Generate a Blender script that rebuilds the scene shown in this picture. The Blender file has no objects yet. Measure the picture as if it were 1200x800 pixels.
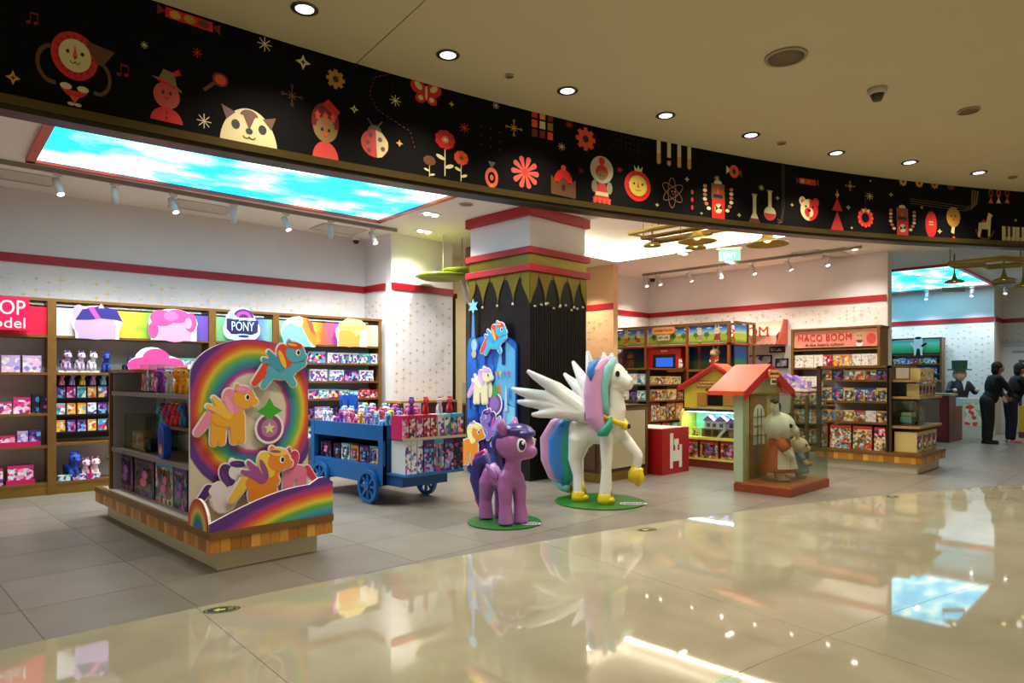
import bpy, bmesh, math, random
from mathutils import Vector, Matrix
sc = bpy.context.scene
col = sc.collection
R = math.radians
random.seed(7)

# ---------------------------------------------------------------- camera, world, exposure
EYE, FOC, HZ = 1.4, 795.0, 444.0            # eye height in m, focal length and horizon row in 1200x800 px
cam_d = bpy.data.cameras.new('camera'); cam = bpy.data.objects.new('camera', cam_d); col.objects.link(cam)
cam.location = (0, 0, EYE); cam.rotation_euler = (R(90), 0, R(-45))
cam_d.sensor_width = 36; cam_d.lens = 36 * FOC / 1200; cam_d.shift_y = 44 / 1200; cam_d.clip_end = 200
sc.camera = cam
w = bpy.data.worlds.new('world'); sc.world = w; w.use_nodes = True
w.node_tree.nodes['Background'].inputs[0].default_value = (1.0, 0.87, 0.66, 1)
w.node_tree.nodes['Background'].inputs[1].default_value = 0.55
sc.view_settings.view_transform = 'Standard'; sc.view_settings.look = 'None'
sc.view_settings.gamma = 1; sc.view_settings.exposure = 0.30
SPOT_STORE, SPOT_MALL, SKY_E, COVE_E = 105, 108, 2.3, 11.0

# ---------------------------------------------------------------- placing helpers
def W(px, py, z=0.0):                        # floor-plane survey: where the sight line meets height z
    d = (EYE - z) * FOC / (py - HZ); x = (px - 600) / FOC * d
    return (.70711 * (d + x), .70711 * (d - x))
def ratio(px): q = (px - 600) / FOC; return (1 + q) / (1 - q)
def zat(x, y, py): return EYE + (HZ - py) / FOC * .70711 * (x + y)
class Frame:                                 # u to the right along a front, v into the depth
    def __init__(s, x, y, deg): s.o = Vector((x, y)); s.a = R(deg); s.e = Vector((math.cos(s.a), math.sin(s.a))); s.n = Vector((-s.e.y, s.e.x))
    def w(s, u, v=0): p = s.o + s.e * u + s.n * v; return (p.x, p.y)
    def u(s, px, v=0):
        r = ratio(px); o = s.o + s.n * v
        return (r * o.y - o.x) / (s.e.x - r * s.e.y)
    def z(s, px, py, v=0): p = s.w(s.u(px, v), v); return zat(p[0], p[1], py)

# ---------------------------------------------------------------- materials
def lin(h):
    h = h.lstrip('#'); c = [int(h[i:i+2], 16) / 255 for i in (0, 2, 4)]
    return [x / 12.92 if x <= .04045 else ((x + .055) / 1.055) ** 2.4 for x in c] + [1]
MC = {}
def mat(h, rough=.5, metal=0, noise=0, nscale=8, emit=0, coat=0, bump=0, stretch=None):
    k = (h, rough, metal, noise, nscale, emit, coat, bump, stretch)
    if k in MC: return MC[k]
    m = bpy.data.materials.new('m_' + h.strip('#')); m.use_nodes = True; nt = m.node_tree; b = nt.nodes['Principled BSDF']
    b.inputs['Base Color'].default_value = lin(h); b.inputs['Roughness'].default_value = rough; b.inputs['Metallic'].default_value = metal
    if coat: b.inputs['Coat Weight'].default_value = coat; b.inputs['Coat Roughness'].default_value = .05
    if emit: b.inputs['Emission Color'].default_value = lin(h); b.inputs['Emission Strength'].default_value = emit
    if noise or bump:
        tc = nt.nodes.new('ShaderNodeTexCoord'); mp = nt.nodes.new('ShaderNodeMapping'); n = nt.nodes.new('ShaderNodeTexNoise')
        n.inputs['Scale'].default_value = nscale; n.inputs['Detail'].default_value = 6
        if stretch: mp.inputs['Scale'].default_value = stretch
        nt.links.new(tc.outputs['Object'], mp.inputs['Vector']); nt.links.new(mp.outputs['Vector'], n.inputs['Vector'])
        if noise:
            r = nt.nodes.new('ShaderNodeValToRGB'); c = lin(h)
            r.color_ramp.elements[0].position = .3; r.color_ramp.elements[1].position = .7
            r.color_ramp.elements[0].color = [max(0, x * (1 - noise)) for x in c[:3]] + [1]
            r.color_ramp.elements[1].color = [min(1, x * (1 + noise)) for x in c[:3]] + [1]
            nt.links.new(n.outputs['Fac'], r.inputs['Fac']); nt.links.new(r.outputs['Color'], b.inputs['Base Color'])
        if bump:
            bp = nt.nodes.new('ShaderNodeBump'); bp.inputs['Strength'].default_value = bump
            nt.links.new(n.outputs['Fac'], bp.inputs['Height']); nt.links.new(bp.outputs['Normal'], b.inputs['Normal'])
    MC[k] = m; return m
def glass(alpha=.12, tint='#eef4ee'):
    k = ('glass', alpha, tint)
    if k in MC: return MC[k]
    m = bpy.data.materials.new('acrylic'); m.use_nodes = True; nt = m.node_tree; nt.nodes.clear()
    o = nt.nodes.new('ShaderNodeOutputMaterial'); mx = nt.nodes.new('ShaderNodeMixShader'); t = nt.nodes.new('ShaderNodeBsdfTransparent'); g = nt.nodes.new('ShaderNodeBsdfGlossy')
    fr = nt.nodes.new('ShaderNodeLayerWeight'); fr.inputs[0].default_value = .5; pw = nt.nodes.new('ShaderNodeMath'); pw.operation = 'POWER'; pw.inputs[1].default_value = 4
    ad = nt.nodes.new('ShaderNodeMath'); ad.operation = 'MULTIPLY_ADD'; ad.inputs[1].default_value = .35; ad.inputs[2].default_value = .02 + alpha * .2
    g.inputs['Roughness'].default_value = .03; t.inputs[0].default_value = [x * (1 - alpha * .25) for x in lin(tint)[:3]] + [1]
    nt.links.new(fr.outputs['Facing'], pw.inputs[0]); nt.links.new(pw.outputs[0], ad.inputs[0]); nt.links.new(ad.outputs[0], mx.inputs[0]); nt.links.new(t.outputs[0], mx.inputs[1]); nt.links.new(g.outputs[0], mx.inputs[2]); nt.links.new(mx.outputs[0], o.inputs[0])
    MC[k] = m; return m
def printed(name, cols, scale=22, rough=.35, rnd=True, aniso=(1, 1, 1)):     # busy offset-printed card: flat patches of the palette, different on each carton
    k = ('print', name)
    if k in MC: return MC[k]
    m = bpy.data.materials.new('print_' + name); m.use_nodes = True; nt = m.node_tree; b = nt.nodes['Principled BSDF']; b.inputs['Roughness'].default_value = rough
    tc = nt.nodes.new('ShaderNodeTexCoord'); oi = nt.nodes.new('ShaderNodeObjectInfo'); ml = nt.nodes.new('ShaderNodeVectorMath'); ml.operation = 'MULTIPLY_ADD'
    mp = nt.nodes.new('ShaderNodeMapping'); mp.inputs['Scale'].default_value = aniso
    cb = nt.nodes.new('ShaderNodeCombineXYZ'); mu = nt.nodes.new('ShaderNodeMath'); mu.operation = 'MULTIPLY'; mu.inputs[1].default_value = 40 if rnd else 0
    nt.links.new(oi.outputs['Random'], mu.inputs[0]); nt.links.new(mu.outputs[0], cb.inputs[0]); nt.links.new(mu.outputs[0], cb.inputs[2])
    nt.links.new(tc.outputs['Object'], mp.inputs[0]); ml.inputs[1].default_value = (1, 1, 1)
    nt.links.new(mp.outputs[0], ml.inputs[0]); nt.links.new(cb.outputs[0], ml.inputs[2])
    v = nt.nodes.new('ShaderNodeTexVoronoi'); v.inputs['Scale'].default_value = scale
    nt.links.new(ml.outputs[0], v.inputs['Vector'])
    sp = nt.nodes.new('ShaderNodeSeparateColor'); nt.links.new(v.outputs['Color'], sp.inputs[0])
    r = nt.nodes.new('ShaderNodeValToRGB'); r.color_ramp.interpolation = 'CONSTANT'
    r.color_ramp.elements[0].color = lin(cols[0]); r.color_ramp.elements[0].position = 0
    r.color_ramp.elements[1].color = lin(cols[1]); r.color_ramp.elements[1].position = 1 / len(cols)
    for i, c in enumerate(cols[2:], 2): e = r.color_ramp.elements.new(i / len(cols)); e.color = lin(c)
    nt.links.new(sp.outputs[0], r.inputs[0]); nt.links.new(r.outputs[0], b.inputs['Base Color'])
    MC[k] = m; return m
def ramp(name, stops, kind, centre=(0, 0, 0), scl=(1, 1, 1), noise=.03, rough=.45):   # printed bands: 'radial' rings or 'linear' along x
    m = bpy.data.materials.new('print_' + name); m.use_nodes = True; nt = m.node_tree; b = nt.nodes['Principled BSDF']; b.inputs['Roughness'].default_value = rough
    tc = nt.nodes.new('ShaderNodeTexCoord'); mp = nt.nodes.new('ShaderNodeMapping'); mp.vector_type = 'TEXTURE'; mp.inputs['Location'].default_value = centre; mp.inputs['Scale'].default_value = scl
    nt.links.new(tc.outputs['Object'], mp.inputs[0])
    if kind == 'radial':
        l = nt.nodes.new('ShaderNodeVectorMath'); l.operation = 'LENGTH'; nt.links.new(mp.outputs[0], l.inputs[0]); fac = l.outputs['Value']
    else:
        s = nt.nodes.new('ShaderNodeSeparateXYZ'); nt.links.new(mp.outputs[0], s.inputs[0]); fac = s.outputs[0]
    n = nt.nodes.new('ShaderNodeTexNoise'); n.inputs['Scale'].default_value = 9; n.inputs['Detail'].default_value = 5; nt.links.new(tc.outputs['Object'], n.inputs['Vector'])
    a = nt.nodes.new('ShaderNodeMath'); a.operation = 'MULTIPLY_ADD'; a.inputs[1].default_value = noise * 2; nt.links.new(n.outputs['Fac'], a.inputs[0]); nt.links.new(fac, a.inputs[2])
    a2 = nt.nodes.new('ShaderNodeMath'); a2.operation = 'SUBTRACT'; a2.inputs[1].default_value = noise; nt.links.new(a.outputs[0], a2.inputs[0])
    r = nt.nodes.new('ShaderNodeValToRGB'); r.color_ramp.elements[0].position = stops[0][0]; r.color_ramp.elements[0].color = lin(stops[0][1]); r.color_ramp.elements[1].position = stops[-1][0]; r.color_ramp.elements[1].color = lin(stops[-1][1])
    for p, c in stops[1:-1]: e = r.color_ramp.elements.new(p); e.color = lin(c)
    nt.links.new(a2.outputs[0], r.inputs[0]); nt.links.new(r.outputs[0], b.inputs['Base Color'])
    return m
def cloudy(strength, seed):
    m = bpy.data.materials.new('sky_print'); m.use_nodes = True; nt = m.node_tree; b = nt.nodes['Principled BSDF']
    tc = nt.nodes.new('ShaderNodeTexCoord'); mp = nt.nodes.new('ShaderNodeMapping'); mp.inputs['Location'].default_value = (seed, seed * 2, 0); mp.inputs['Scale'].default_value = (.9, 1.35, 1)
    n = nt.nodes.new('ShaderNodeTexNoise'); n.inputs['Scale'].default_value = 1.1; n.inputs['Detail'].default_value = 9; n.inputs['Roughness'].default_value = .55
    r = nt.nodes.new('ShaderNodeValToRGB'); e = r.color_ramp.elements; e[0].position = .45; e[0].color = (.004, .50, .88, 1); e[1].position = .60; e[1].color = (.85, 1, 1, 1)
    k = e.new(.53); k.color = (.22, .80, .97, 1)
    nt.links.new(tc.outputs['Object'], mp.inputs[0]); nt.links.new(mp.outputs[0], n.inputs['Vector']); nt.links.new(n.outputs['Fac'], r.inputs[0])
    nt.links.new(r.outputs[0], b.inputs['Emission Color']); b.inputs['Emission Strength'].default_value = strength; b.inputs['Base Color'].default_value = (.02, .02, .02, 1)
    return m

WHITE = mat('#e9e4dd', .7); WALLM = mat('#e4e1e4', .75, noise=.02, nscale=3); CEILM = mat('#f2efe9', .8)
RED = mat('#a60c20', .45); GOLD = mat('#8a6a2a', .38, .55, noise=.12, nscale=5); BRASS = mat('#9a7a30', .25, .9); WOODD = mat('#5a3417', .45, noise=.25, nscale=6, stretch=(1, 1, 8))
WOODL = mat('#b9822f', .45, noise=.2, nscale=10, stretch=(6, 6, 1)); SHELFM = mat('#7a5524', .4, .2, noise=.15, nscale=6); CREAM = mat('#cfc6a8', .5)
BLACK = mat('#0b0a0a', .5); GREYP = mat('#8b8589', .7); METAL = mat('#b9b9b9', .3, .9); WHITEG = mat('#f4f2ee', .3)
MALLC = mat('#cbbf9a', .8, noise=.015, nscale=2)

# ---------------------------------------------------------------- mesh builder
class MB:
    def __init__(s): s.v = []; s.f = []; s.m = []; s.s = []; s.ml = []; s.T = Matrix()
    def mi(s, m):
        if m not in s.ml: s.ml.append(m)
        return s.ml.index(m)
    def add(s, vs, fs, m, smooth=False):
        o = len(s.v); s.v += [tuple(s.T @ Vector(p)) for p in vs]; k = s.mi(m)
        for f in fs: s.f.append([o + i for i in f]); s.m.append(k); s.s.append(smooth)
        return s
    def box(s, x0, x1, y0, y1, z0, z1, m, front=None):
        v = [(x, y, z) for x in (x0, x1) for y in (y0, y1) for z in (z0, z1)]
        fs = [(0, 1, 3, 2), (4, 6, 7, 5), (2, 3, 7, 6), (0, 2, 6, 4), (1, 5, 7, 3)]
        s.add(v, fs, m); s.add(v, [(0, 4, 5, 1)], front or m); return s
    def tube(s, pts, r, m, n=10, cap=True, smooth=True):
        pts = [Vector(p) for p in pts]; rs = r if isinstance(r, (list, tuple)) else [r] * len(pts)
        vs = []; fs = []; up = Vector((0, 0, 1)); prev = None
        for i, p in enumerate(pts):
            t = (pts[min(i + 1, len(pts) - 1)] - pts[max(i - 1, 0)]).normalized()
            a = prev if prev is not None else (up.cross(t) if abs(t.z) < .95 else Vector((1, 0, 0)).cross(t))
            a = (a - t * a.dot(t)).normalized(); prev = a; b = t.cross(a)
            for k in range(n): th = 2 * math.pi * k / n; vs.append(p + (a * math.cos(th) + b * math.sin(th)) * rs[i])
        for i in range(len(pts) - 1):
            for k in range(n): fs.append((i*n+k, i*n+(k+1) % n, (i+1)*n+(k+1) % n, (i+1)*n+k))
        if cap: fs += [tuple(range(n))[::-1], tuple((len(pts)-1)*n+k for k in range(n))]
        return s.add(vs, fs, m, smooth)
    def limb(s, pts, rs, m, n=12):
        s.tube(pts, rs, m, n)
        for p, r in zip(pts, rs): s.ell(p, (r, r, r), m, 10, 7)
        return s
    def lathe(s, prof, m, n=20, c=(0, 0, 0), smooth=True, cap=True):
        vs = []; fs = []
        for r, z in prof:
            for k in range(n): th = 2 * math.pi * k / n; vs.append((c[0] + r * math.cos(th), c[1] + r * math.sin(th), c[2] + z))
        for i in range(len(prof) - 1):
            for k in range(n): fs.append((i*n+k, i*n+(k+1) % n, (i+1)*n+(k+1) % n, (i+1)*n+k))
        if cap: fs += [tuple(range(n))[::-1], tuple((len(prof)-1)*n+k for k in range(n))]
        return s.add(vs, fs, m, smooth)
    def ell(s, c, r, m, nu=14, nv=9, rot=None):
        vs = []; fs = []; c = Vector(c)
        for j in range(nv + 1):
            ph = math.pi * j / nv
            for i in range(nu):
                th = 2 * math.pi * i / nu; p = Vector((r[0]*math.sin(ph)*math.cos(th), r[1]*math.sin(ph)*math.sin(th), r[2]*math.cos(ph)))
                vs.append(c + (rot @ p if rot else p))
        for j in range(nv):
            for i in range(nu):
                a = (j*nu+i, (j+1)*nu+i, (j+1)*nu+(i+1) % nu, j*nu+(i+1) % nu)
                fs.append(a if 0 < j < nv-1 else ((a[0], a[1], a[2]) if j == 0 else (a[0], a[1], a[3])))
        return s.add(vs, fs, m, True)
    def prism(s, poly, y0, y1, m, front=None):     # outline in x,z; thickness along y, front at y0
        n = len(poly); vs = [(x, y0, z) for x, z in poly] + [(x, y1, z) for x, z in poly]
        s.add(vs, [tuple(range(n, 2*n))[::-1]] + [(i, i+n, (i+1) % n+n, (i+1) % n) for i in range(n)], m)
        return s.add([(x, y0, z) for x, z in poly], [tuple(range(n))], front or m)
    def build(s, name, parent=None, bevel=0, key=None):
        me = bpy.data.meshes.new(name); me.from_pydata(s.v, [], s.f)
        for m in s.ml: me.materials.append(m)
        me.polygons.foreach_set('material_index', s.m); me.polygons.foreach_set('use_smooth', s.s); me.update()
        o = bpy.data.objects.new(name, me); col.objects.link(o)
        if parent: o.parent = parent
        if bevel:
            b = o.modifiers.new('b', 'BEVEL'); b.width = bevel; b.segments = 2; b.limit_method = 'ANGLE'
        return o
def tag(o, label=None, cat=None, group=None, kind=None):
    if label: o['label'] = label
    if cat: o['category'] = cat
    if group: o['group'] = group
    if kind: o['kind'] = kind
    return o
def thing(name, label, cat, loc=(0, 0, 0), deg=0, group=None, kind=None):
    o = bpy.data.objects.new(name, None); col.objects.link(o); o.empty_display_size = .1
    o.location = (loc[0], loc[1], loc[2] if len(loc) > 2 else 0); o.rotation_euler = (0, 0, R(deg)); return tag(o, label, cat, group, kind)
def bx(name, parent, x0, x1, y0, y1, z0, z1, m, bevel=0, front=None, label=None):
    o = MB().box(x0, x1, y0, y1, z0, z1, m, front).build(name, parent, bevel)
    if label: o['label'] = label
    return o
def blob(name, parent, fn, m, voxel=.012, it=6, label=None):           # parts grown together into one continuous skin
    b = MB(); fn(b); o = b.build('tmp', None)
    r = o.modifiers.new('r', 'REMESH'); r.mode = 'VOXEL'; r.voxel_size = voxel; r.use_smooth_shade = True
    s = o.modifiers.new('s', 'SMOOTH'); s.factor = .5; s.iterations = it
    dg = bpy.context.evaluated_depsgraph_get(); me = bpy.data.meshes.new_from_object(o.evaluated_get(dg)); bpy.data.objects.remove(o)
    me.materials.clear(); me.materials.append(m); me.polygons.foreach_set('use_smooth', [True] * len(me.polygons))
    q = bpy.data.objects.new(name, me); col.objects.link(q); q.parent = parent
    if label: q['label'] = label
    return q
def dup(o, loc=None, deg=None, parent=None, scale=None, **kw):
    def cp(x, p):
        c = x.copy(); col.objects.link(c); c.parent = p
        for ch in x.children: cp(ch, c)
        return c
    c = cp(o, parent)
    if loc is not None: c.location = loc
    if deg is not None: c.rotation_euler = (0, 0, R(deg))
    if scale: c.scale = scale if isinstance(scale, tuple) else (scale,) * 3
    for k, v in kw.items(): c[k] = v
    return c
def text(s, size, m, parent, loc, width=None, height=None, ext=.002, name='lettering', flat=False, deg=0, cy=True, spacing=1):
    cu = bpy.data.curves.new('t', 'FONT'); cu.body = s; cu.size = size; cu.extrude = ext; cu.align_x = 'CENTER'; cu.align_y = 'CENTER'; cu.space_character = spacing; cu.resolution_u = 3
    o = bpy.data.objects.new('t', cu); col.objects.link(o); dg = bpy.context.evaluated_depsgraph_get(); me = bpy.data.meshes.new_from_object(o.evaluated_get(dg)); bpy.data.objects.remove(o)
    if not me.vertices: return None
    xs = [v.co.x for v in me.vertices]; ys = [v.co.y for v in me.vertices]; cx = (max(xs)+min(xs))/2; c2 = (max(ys)+min(ys))/2
    sx = width / (max(xs)-min(xs)) if width else 1; sy = height / (max(ys)-min(ys)) if height else (1 if not width else sx)
    for v in me.vertices:
        x, y, z = (v.co.x-cx)*sx, (v.co.y-c2)*sy, v.co.z
        v.co = (x, y, z) if flat else (x, -z, y)
    me.materials.clear(); me.materials.append(m); q = bpy.data.objects.new(name, me); col.objects.link(q); q.parent = parent; q.location = loc; q.rotation_euler = (0, 0, R(deg)); return q

# ---------------------------------------------------------------- flat printed artwork
class Art:
    def __init__(s): s.p = []
    def poly(s, c, pts): s.p.append((c, [tuple(p) for p in pts])); return s
    def ell(s, c, x, y, rx, ry=None, rot=0, n=20, a0=0, a1=360):
        ry = ry or rx; t = R(rot); k = n if a1 - a0 < 360 else n - 1; P = []
        for i in range(n):
            a = R(a0 + (a1 - a0) * i / k) if a1 - a0 < 360 else 2 * math.pi * i / n
            u, v = rx * math.cos(a), ry * math.sin(a); P.append((x + u * math.cos(t) - v * math.sin(t), y + u * math.sin(t) + v * math.cos(t)))
        if a1 - a0 < 360:
            a = R(a1); u, v = rx * math.cos(a), ry * math.sin(a); P.append((x + u * math.cos(t) - v * math.sin(t), y + u * math.sin(t) + v * math.cos(t)))
        return s.poly(c, P)
    def rect(s, c, x0, x1, y0, y1): return s.poly(c, [(x0, y0), (x1, y0), (x1, y1), (x0, y1)])
    def star(s, c, x, y, r, q=.4, n=4, rot=90):
        return s.poly(c, [(x + (r if i % 2 == 0 else r * q) * math.cos(R(rot) + math.pi * i / n), y + (r if i % 2 == 0 else r * q) * math.sin(R(rot) + math.pi * i / n)) for i in range(2 * n)])
    def line(s, c, pts, w):
        for (x0, y0), (x1, y1) in zip(pts, pts[1:]):
            L = math.hypot(x1-x0, y1-y0) or 1; nx, ny = -(y1-y0)/L*w/2, (x1-x0)/L*w/2
            s.poly(c, [(x0-nx, y0-ny), (x1-nx, y1-ny), (x1+nx, y1+ny), (x0+nx, y0+ny)])
        return s
    def arc(s, c, x, y, r, w, a0, a1, n=14, ry=None):
        ry = ry or r; P = [(x + (r+w/2)*math.cos(R(a0+(a1-a0)*i/n)), y + (ry+w/2)*math.sin(R(a0+(a1-a0)*i/n))) for i in range(n+1)]
        Q = [(x + (r-w/2)*math.cos(R(a0+(a1-a0)*i/n)), y + (ry-w/2)*math.sin(R(a0+(a1-a0)*i/n))) for i in range(n+1)]
        for i in range(n): s.p.append((c, [P[i], P[i+1], Q[i+1], Q[i]], i > 0))
        return s
    def cap(s, c, x0, y0, x1, y1, r0, r1):
        L = math.hypot(x1-x0, y1-y0) or 1e-6; a = math.degrees(math.atan2(y1-y0, x1-x0)); P = []
        for i in range(9): t = R(a + 90 + 180*i/8); P.append((x0 + r0*math.cos(t), y0 + r0*math.sin(t)))
        for i in range(9): t = R(a - 90 + 180*i/8); P.append((x1 + r1*math.cos(t), y1 + r1*math.sin(t)))
        return s.poly(c, P)
    def build(s, name, parent, fn=None, eps=.0006, base=0, rough=.5):
        b = MB(); L = base
        for q in s.p:
            c, pts = q[0], q[1]
            if len(q) < 3 or not q[2]: L += eps
            b.add([(fn(x, y, L) if fn else (x, -L, y)) for x, y in pts], [tuple(range(len(pts)))], c if not isinstance(c, str) else mat(c, rough))
        return b.build(name, parent)
def pony_art(A, x, y, s, body, mane, mane2, flip=1, out='#f2ecf2', pose='stand', wings=None):
    # plain toy-horse outline made of ovals; drawn once grown (the die-cut white border), once in colour
    S = []
    def e(c, u, v, rx, ry, rot=0): S.append(('e', c, u, v, rx, ry, rot))
    def k(c, a, b, d, f, r0, r1): S.append(('k', c, a, b, d, f, r0, r1))
    k(mane, -.36, .05, -.62, -.28, .11, .07)
    if pose == 'fly':
        k(body, .2, -.02, .55, .18, .09, .07); k(body, .15, -.08, .3, -.3, .09, .07); k(body, -.22, -.05, -.42, -.34, .1, .07)
    elif pose == 'bust': e(body, .0, -.2, .3, .35)
    else:
        for u in (-.26, -.12, .12, .26): k(body, u, -.05, u * 1.1, -.5, .09, .075)
    e(body, 0, 0, .36, .2); k(body, .18, .1, .28, .34, .13, .12)
    if wings: k(wings, -.02, .08, -.3, .42, .12, .04); k(wings, -.02, .08, -.42, .25, .1, .04)
    e(mane, .08, .34, .17, .28, 22); e(mane2, .02, .26, .06, .22, 22); e(body, .34, .4, .24, .21); e(body, .52, .33, .12, .09); e(body, .2, .62, .06, .1, 20)
    e(mane, .32, .58, .2, .08, -8); e(mane2, .26, .6, .12, .03, -8)
    for ph in (0, 1):
        for q in S:
            g = .035 if ph == 0 else 0; c = out if ph == 0 else q[1]
            if q[0] == 'e': A.ell(c, x + flip*q[2]*s, y + q[3]*s, (q[4]+g)*s, (q[5]+g)*s, flip*q[6], 16)
            else: A.cap(c, x + flip*q[2]*s, y + q[3]*s, x + flip*q[4]*s, y + q[5]*s, (q[6]+g)*s, (q[7]+g)*s)
    A.ell('#ffffff', x + flip*.4*s, y + .42*s, .055*s, .07*s); A.ell('#1c1426', x + flip*.41*s, y + .42*s, .035*s, .05*s)
def rabbit_art(A, x, y, s, body, dress):
    A.ell(body, x-.12*s, y+.62*s, .07*s, .25*s); A.ell(body, x+.12*s, y+.62*s, .07*s, .25*s); A.ell(body, x, y+.3*s, .26*s, .24*s)
    A.poly(dress, [(x-.14*s, y+.1*s), (x+.14*s, y+.1*s), (x+.3*s, y-.4*s), (x-.3*s, y-.4*s)]); A.ell(body, x-.12*s, y-.45*s, .09*s, .06*s); A.ell(body, x+.12*s, y-.45*s, .09*s, .06*s)
    A.ell('#221a18', x-.1*s, y+.32*s, .03*s); A.ell('#221a18', x+.1*s, y+.32*s, .03*s)
def lattice(A, x0, x1, y0, y1, c='#c2aa74'):           # gold sparkle wallpaper
    rnd = random.Random(int(x0 * 100 + x1 * 7)); x = x0 + .1; i = 0
    while x < x1 - .06:
        for j in range(max(1, int((y1 - y0) / .16))):
            y = y0 + .09 + j * .16 + (.05 if i % 2 else 0) + rnd.uniform(-.02, .02); t = (i * 2 + j * 3) % 5
            if y > y1 - .06: continue
            if t == 0:
                for k in range(4): a = k * math.pi / 4; L = .06 if k % 2 == 0 else .035; A.line(c, [(x-L*math.cos(a), y-L*math.sin(a)), (x+L*math.cos(a), y+L*math.sin(a))], .006)
            elif t in (1, 3): A.star(c, x, y, .034, .35)
            elif t == 2: A.star(c, x, y, .026, .45); A.star('#dcd8dc', x, y, .015, .45)
            else: A.star(c, x, y, .016, .35)
        x += .13; i += 1
ORD = ['first', 'second', 'third', 'fourth', 'fifth', 'sixth', 'seventh', 'eighth', 'ninth', 'tenth', 'eleventh', 'twelfth', 'thirteenth', 'fourteenth', 'fifteenth', 'sixteenth', 'seventeenth', 'eighteenth', 'nineteenth', 'twentieth', 'twenty-first', 'twenty-second', 'twenty-third', 'twenty-fourth']
# ================================================================ THE SETTING
FCX, FCY, FR = -.321, -16.402, 21.227       # circle the frieze follows
GCX, GCY, GR = -.037, -19.603, 23.949       # circle where grey tiles meet marble
def fp(a, r=FR): return (FCX + r * math.sin(a), FCY + r * math.cos(a))
def gp(a, r=GR): return (GCX + r * math.sin(a), GCY + r * math.cos(a))
def fzb(x): return 2.93 + .0165 * x          # underside of the frieze trim drops slightly
# --- grey store floor: recessed joint bed, tiles on top
floor = MB().box(-6, 24, -8, 14, -.12, -.004, mat('#8f897c', .8)).build('floor'); tag(floor, kind='structure')
TILE = [mat(h, .33, noise=.10, nscale=3, bump=.02) for h in ('#7d776c', '#827b70', '#787267')]
tb = {}
def tile_mesh(i):
    if i not in tb:
        b = MB().box(-.3905, .3905, -.3975, .3975, -.004, 0, TILE[i]); o = b.build('tile'); tb[i] = o.data; bpy.data.objects.remove(o)
    return tb[i]
cells = []
for i in range(-6, 30):
    for j in range(-14, 12):
        cx, cy = .80 + .785 * (i + .5), 5.0 + .8 * (j + .5)
        if math.hypot(cx - GCX, cy - GCY) < GR - .6: continue
        if cx + cy < 1.5: continue
        cells.append(((cx + cy), cx, cy))
cells.sort(); rest = MB()
for n, (_, cx, cy) in enumerate(cells):
    if n < 295:
        o = bpy.data.objects.new('tile', tile_mesh(random.randrange(3))); col.objects.link(o); o.parent = floor; o.location = (cx, cy, 0)
    else: rest.box(cx-.3905, cx+.3905, cy-.3975, cy+.3975, -.004, 0, TILE[n % 3])
tag(rest.build('floor_tiling', floor), kind='stuff')
# --- mall marble: slabs between radial joints
def marble_mat():
    m = bpy.data.materials.new('marble'); m.use_nodes = True; nt = m.node_tree; b = nt.nodes['Principled BSDF']
    b.inputs['Roughness'].default_value = .035; b.inputs['IOR'].default_value = 1.62; b.inputs['Specular IOR Level'].default_value = .62
    tc = nt.nodes.new('ShaderNodeTexCoord'); n = nt.nodes.new('ShaderNodeTexNoise'); n.inputs['Scale'].default_value = 1.6; n.inputs['Detail'].default_value = 9; n.inputs['Distortion'].default_value = .6
    r = nt.nodes.new('ShaderNodeValToRGB'); r.color_ramp.elements[0].position = .35; r.color_ramp.elements[0].color = lin('#a19a80'); r.color_ramp.elements[1].position = .65; r.color_ramp.elements[1].color = lin('#b3ab92')
    nt.links.new(tc.outputs['Object'], n.inputs['Vector']); nt.links.new(n.outputs['Fac'], r.inputs[0]); nt.links.new(r.outputs[0], b.inputs['Base Color']); return m
MARB = marble_mat()
mf = MB(); mf.box(-14, 14, -20, 5.5, -.16, -.13, mat('#6d6450', .7)); mfo = mf.build('floor'); tag(mfo, kind='structure')
def arc_slab(a0, a1, r0, r1, z0, z1, m, P, name, parent, n=4):
    b = MB(); vs = []
    for i in range(n + 1):
        a = a0 + (a1 - a0) * i / n
        for r in (r0, r1):
            x, y = P(a, r); vs += [(x, y, z0), (x, y, z1)]
    fs = []
    for i in range(n):
        k = 4 * i; fs += [(k+1, k+5, k+7, k+3), (k, k+2, k+6, k+4), (k, k+4, k+5, k+1), (k+2, k+3, k+7, k+6)]
    fs += [(0, 1, 3, 2), (4*n, 4*n+2, 4*n+3, 4*n+1)]
    b.add(vs, fs, m); return b.build(name, parent)
GA = .296 - .1145 * 6
for i in range(12):
    a0 = GA + .1145 * i
    for k, (r0, r1) in enumerate(((GR-2.6, GR), (GR-5.2, GR-2.603), (GR-12, GR-5.203))):
        g = .0018 / r1
        arc_slab(a0 + g, a0 + .1145 - g, r0, r1, -.10, .004, MARB, gp, 'slab', mfo)
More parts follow.
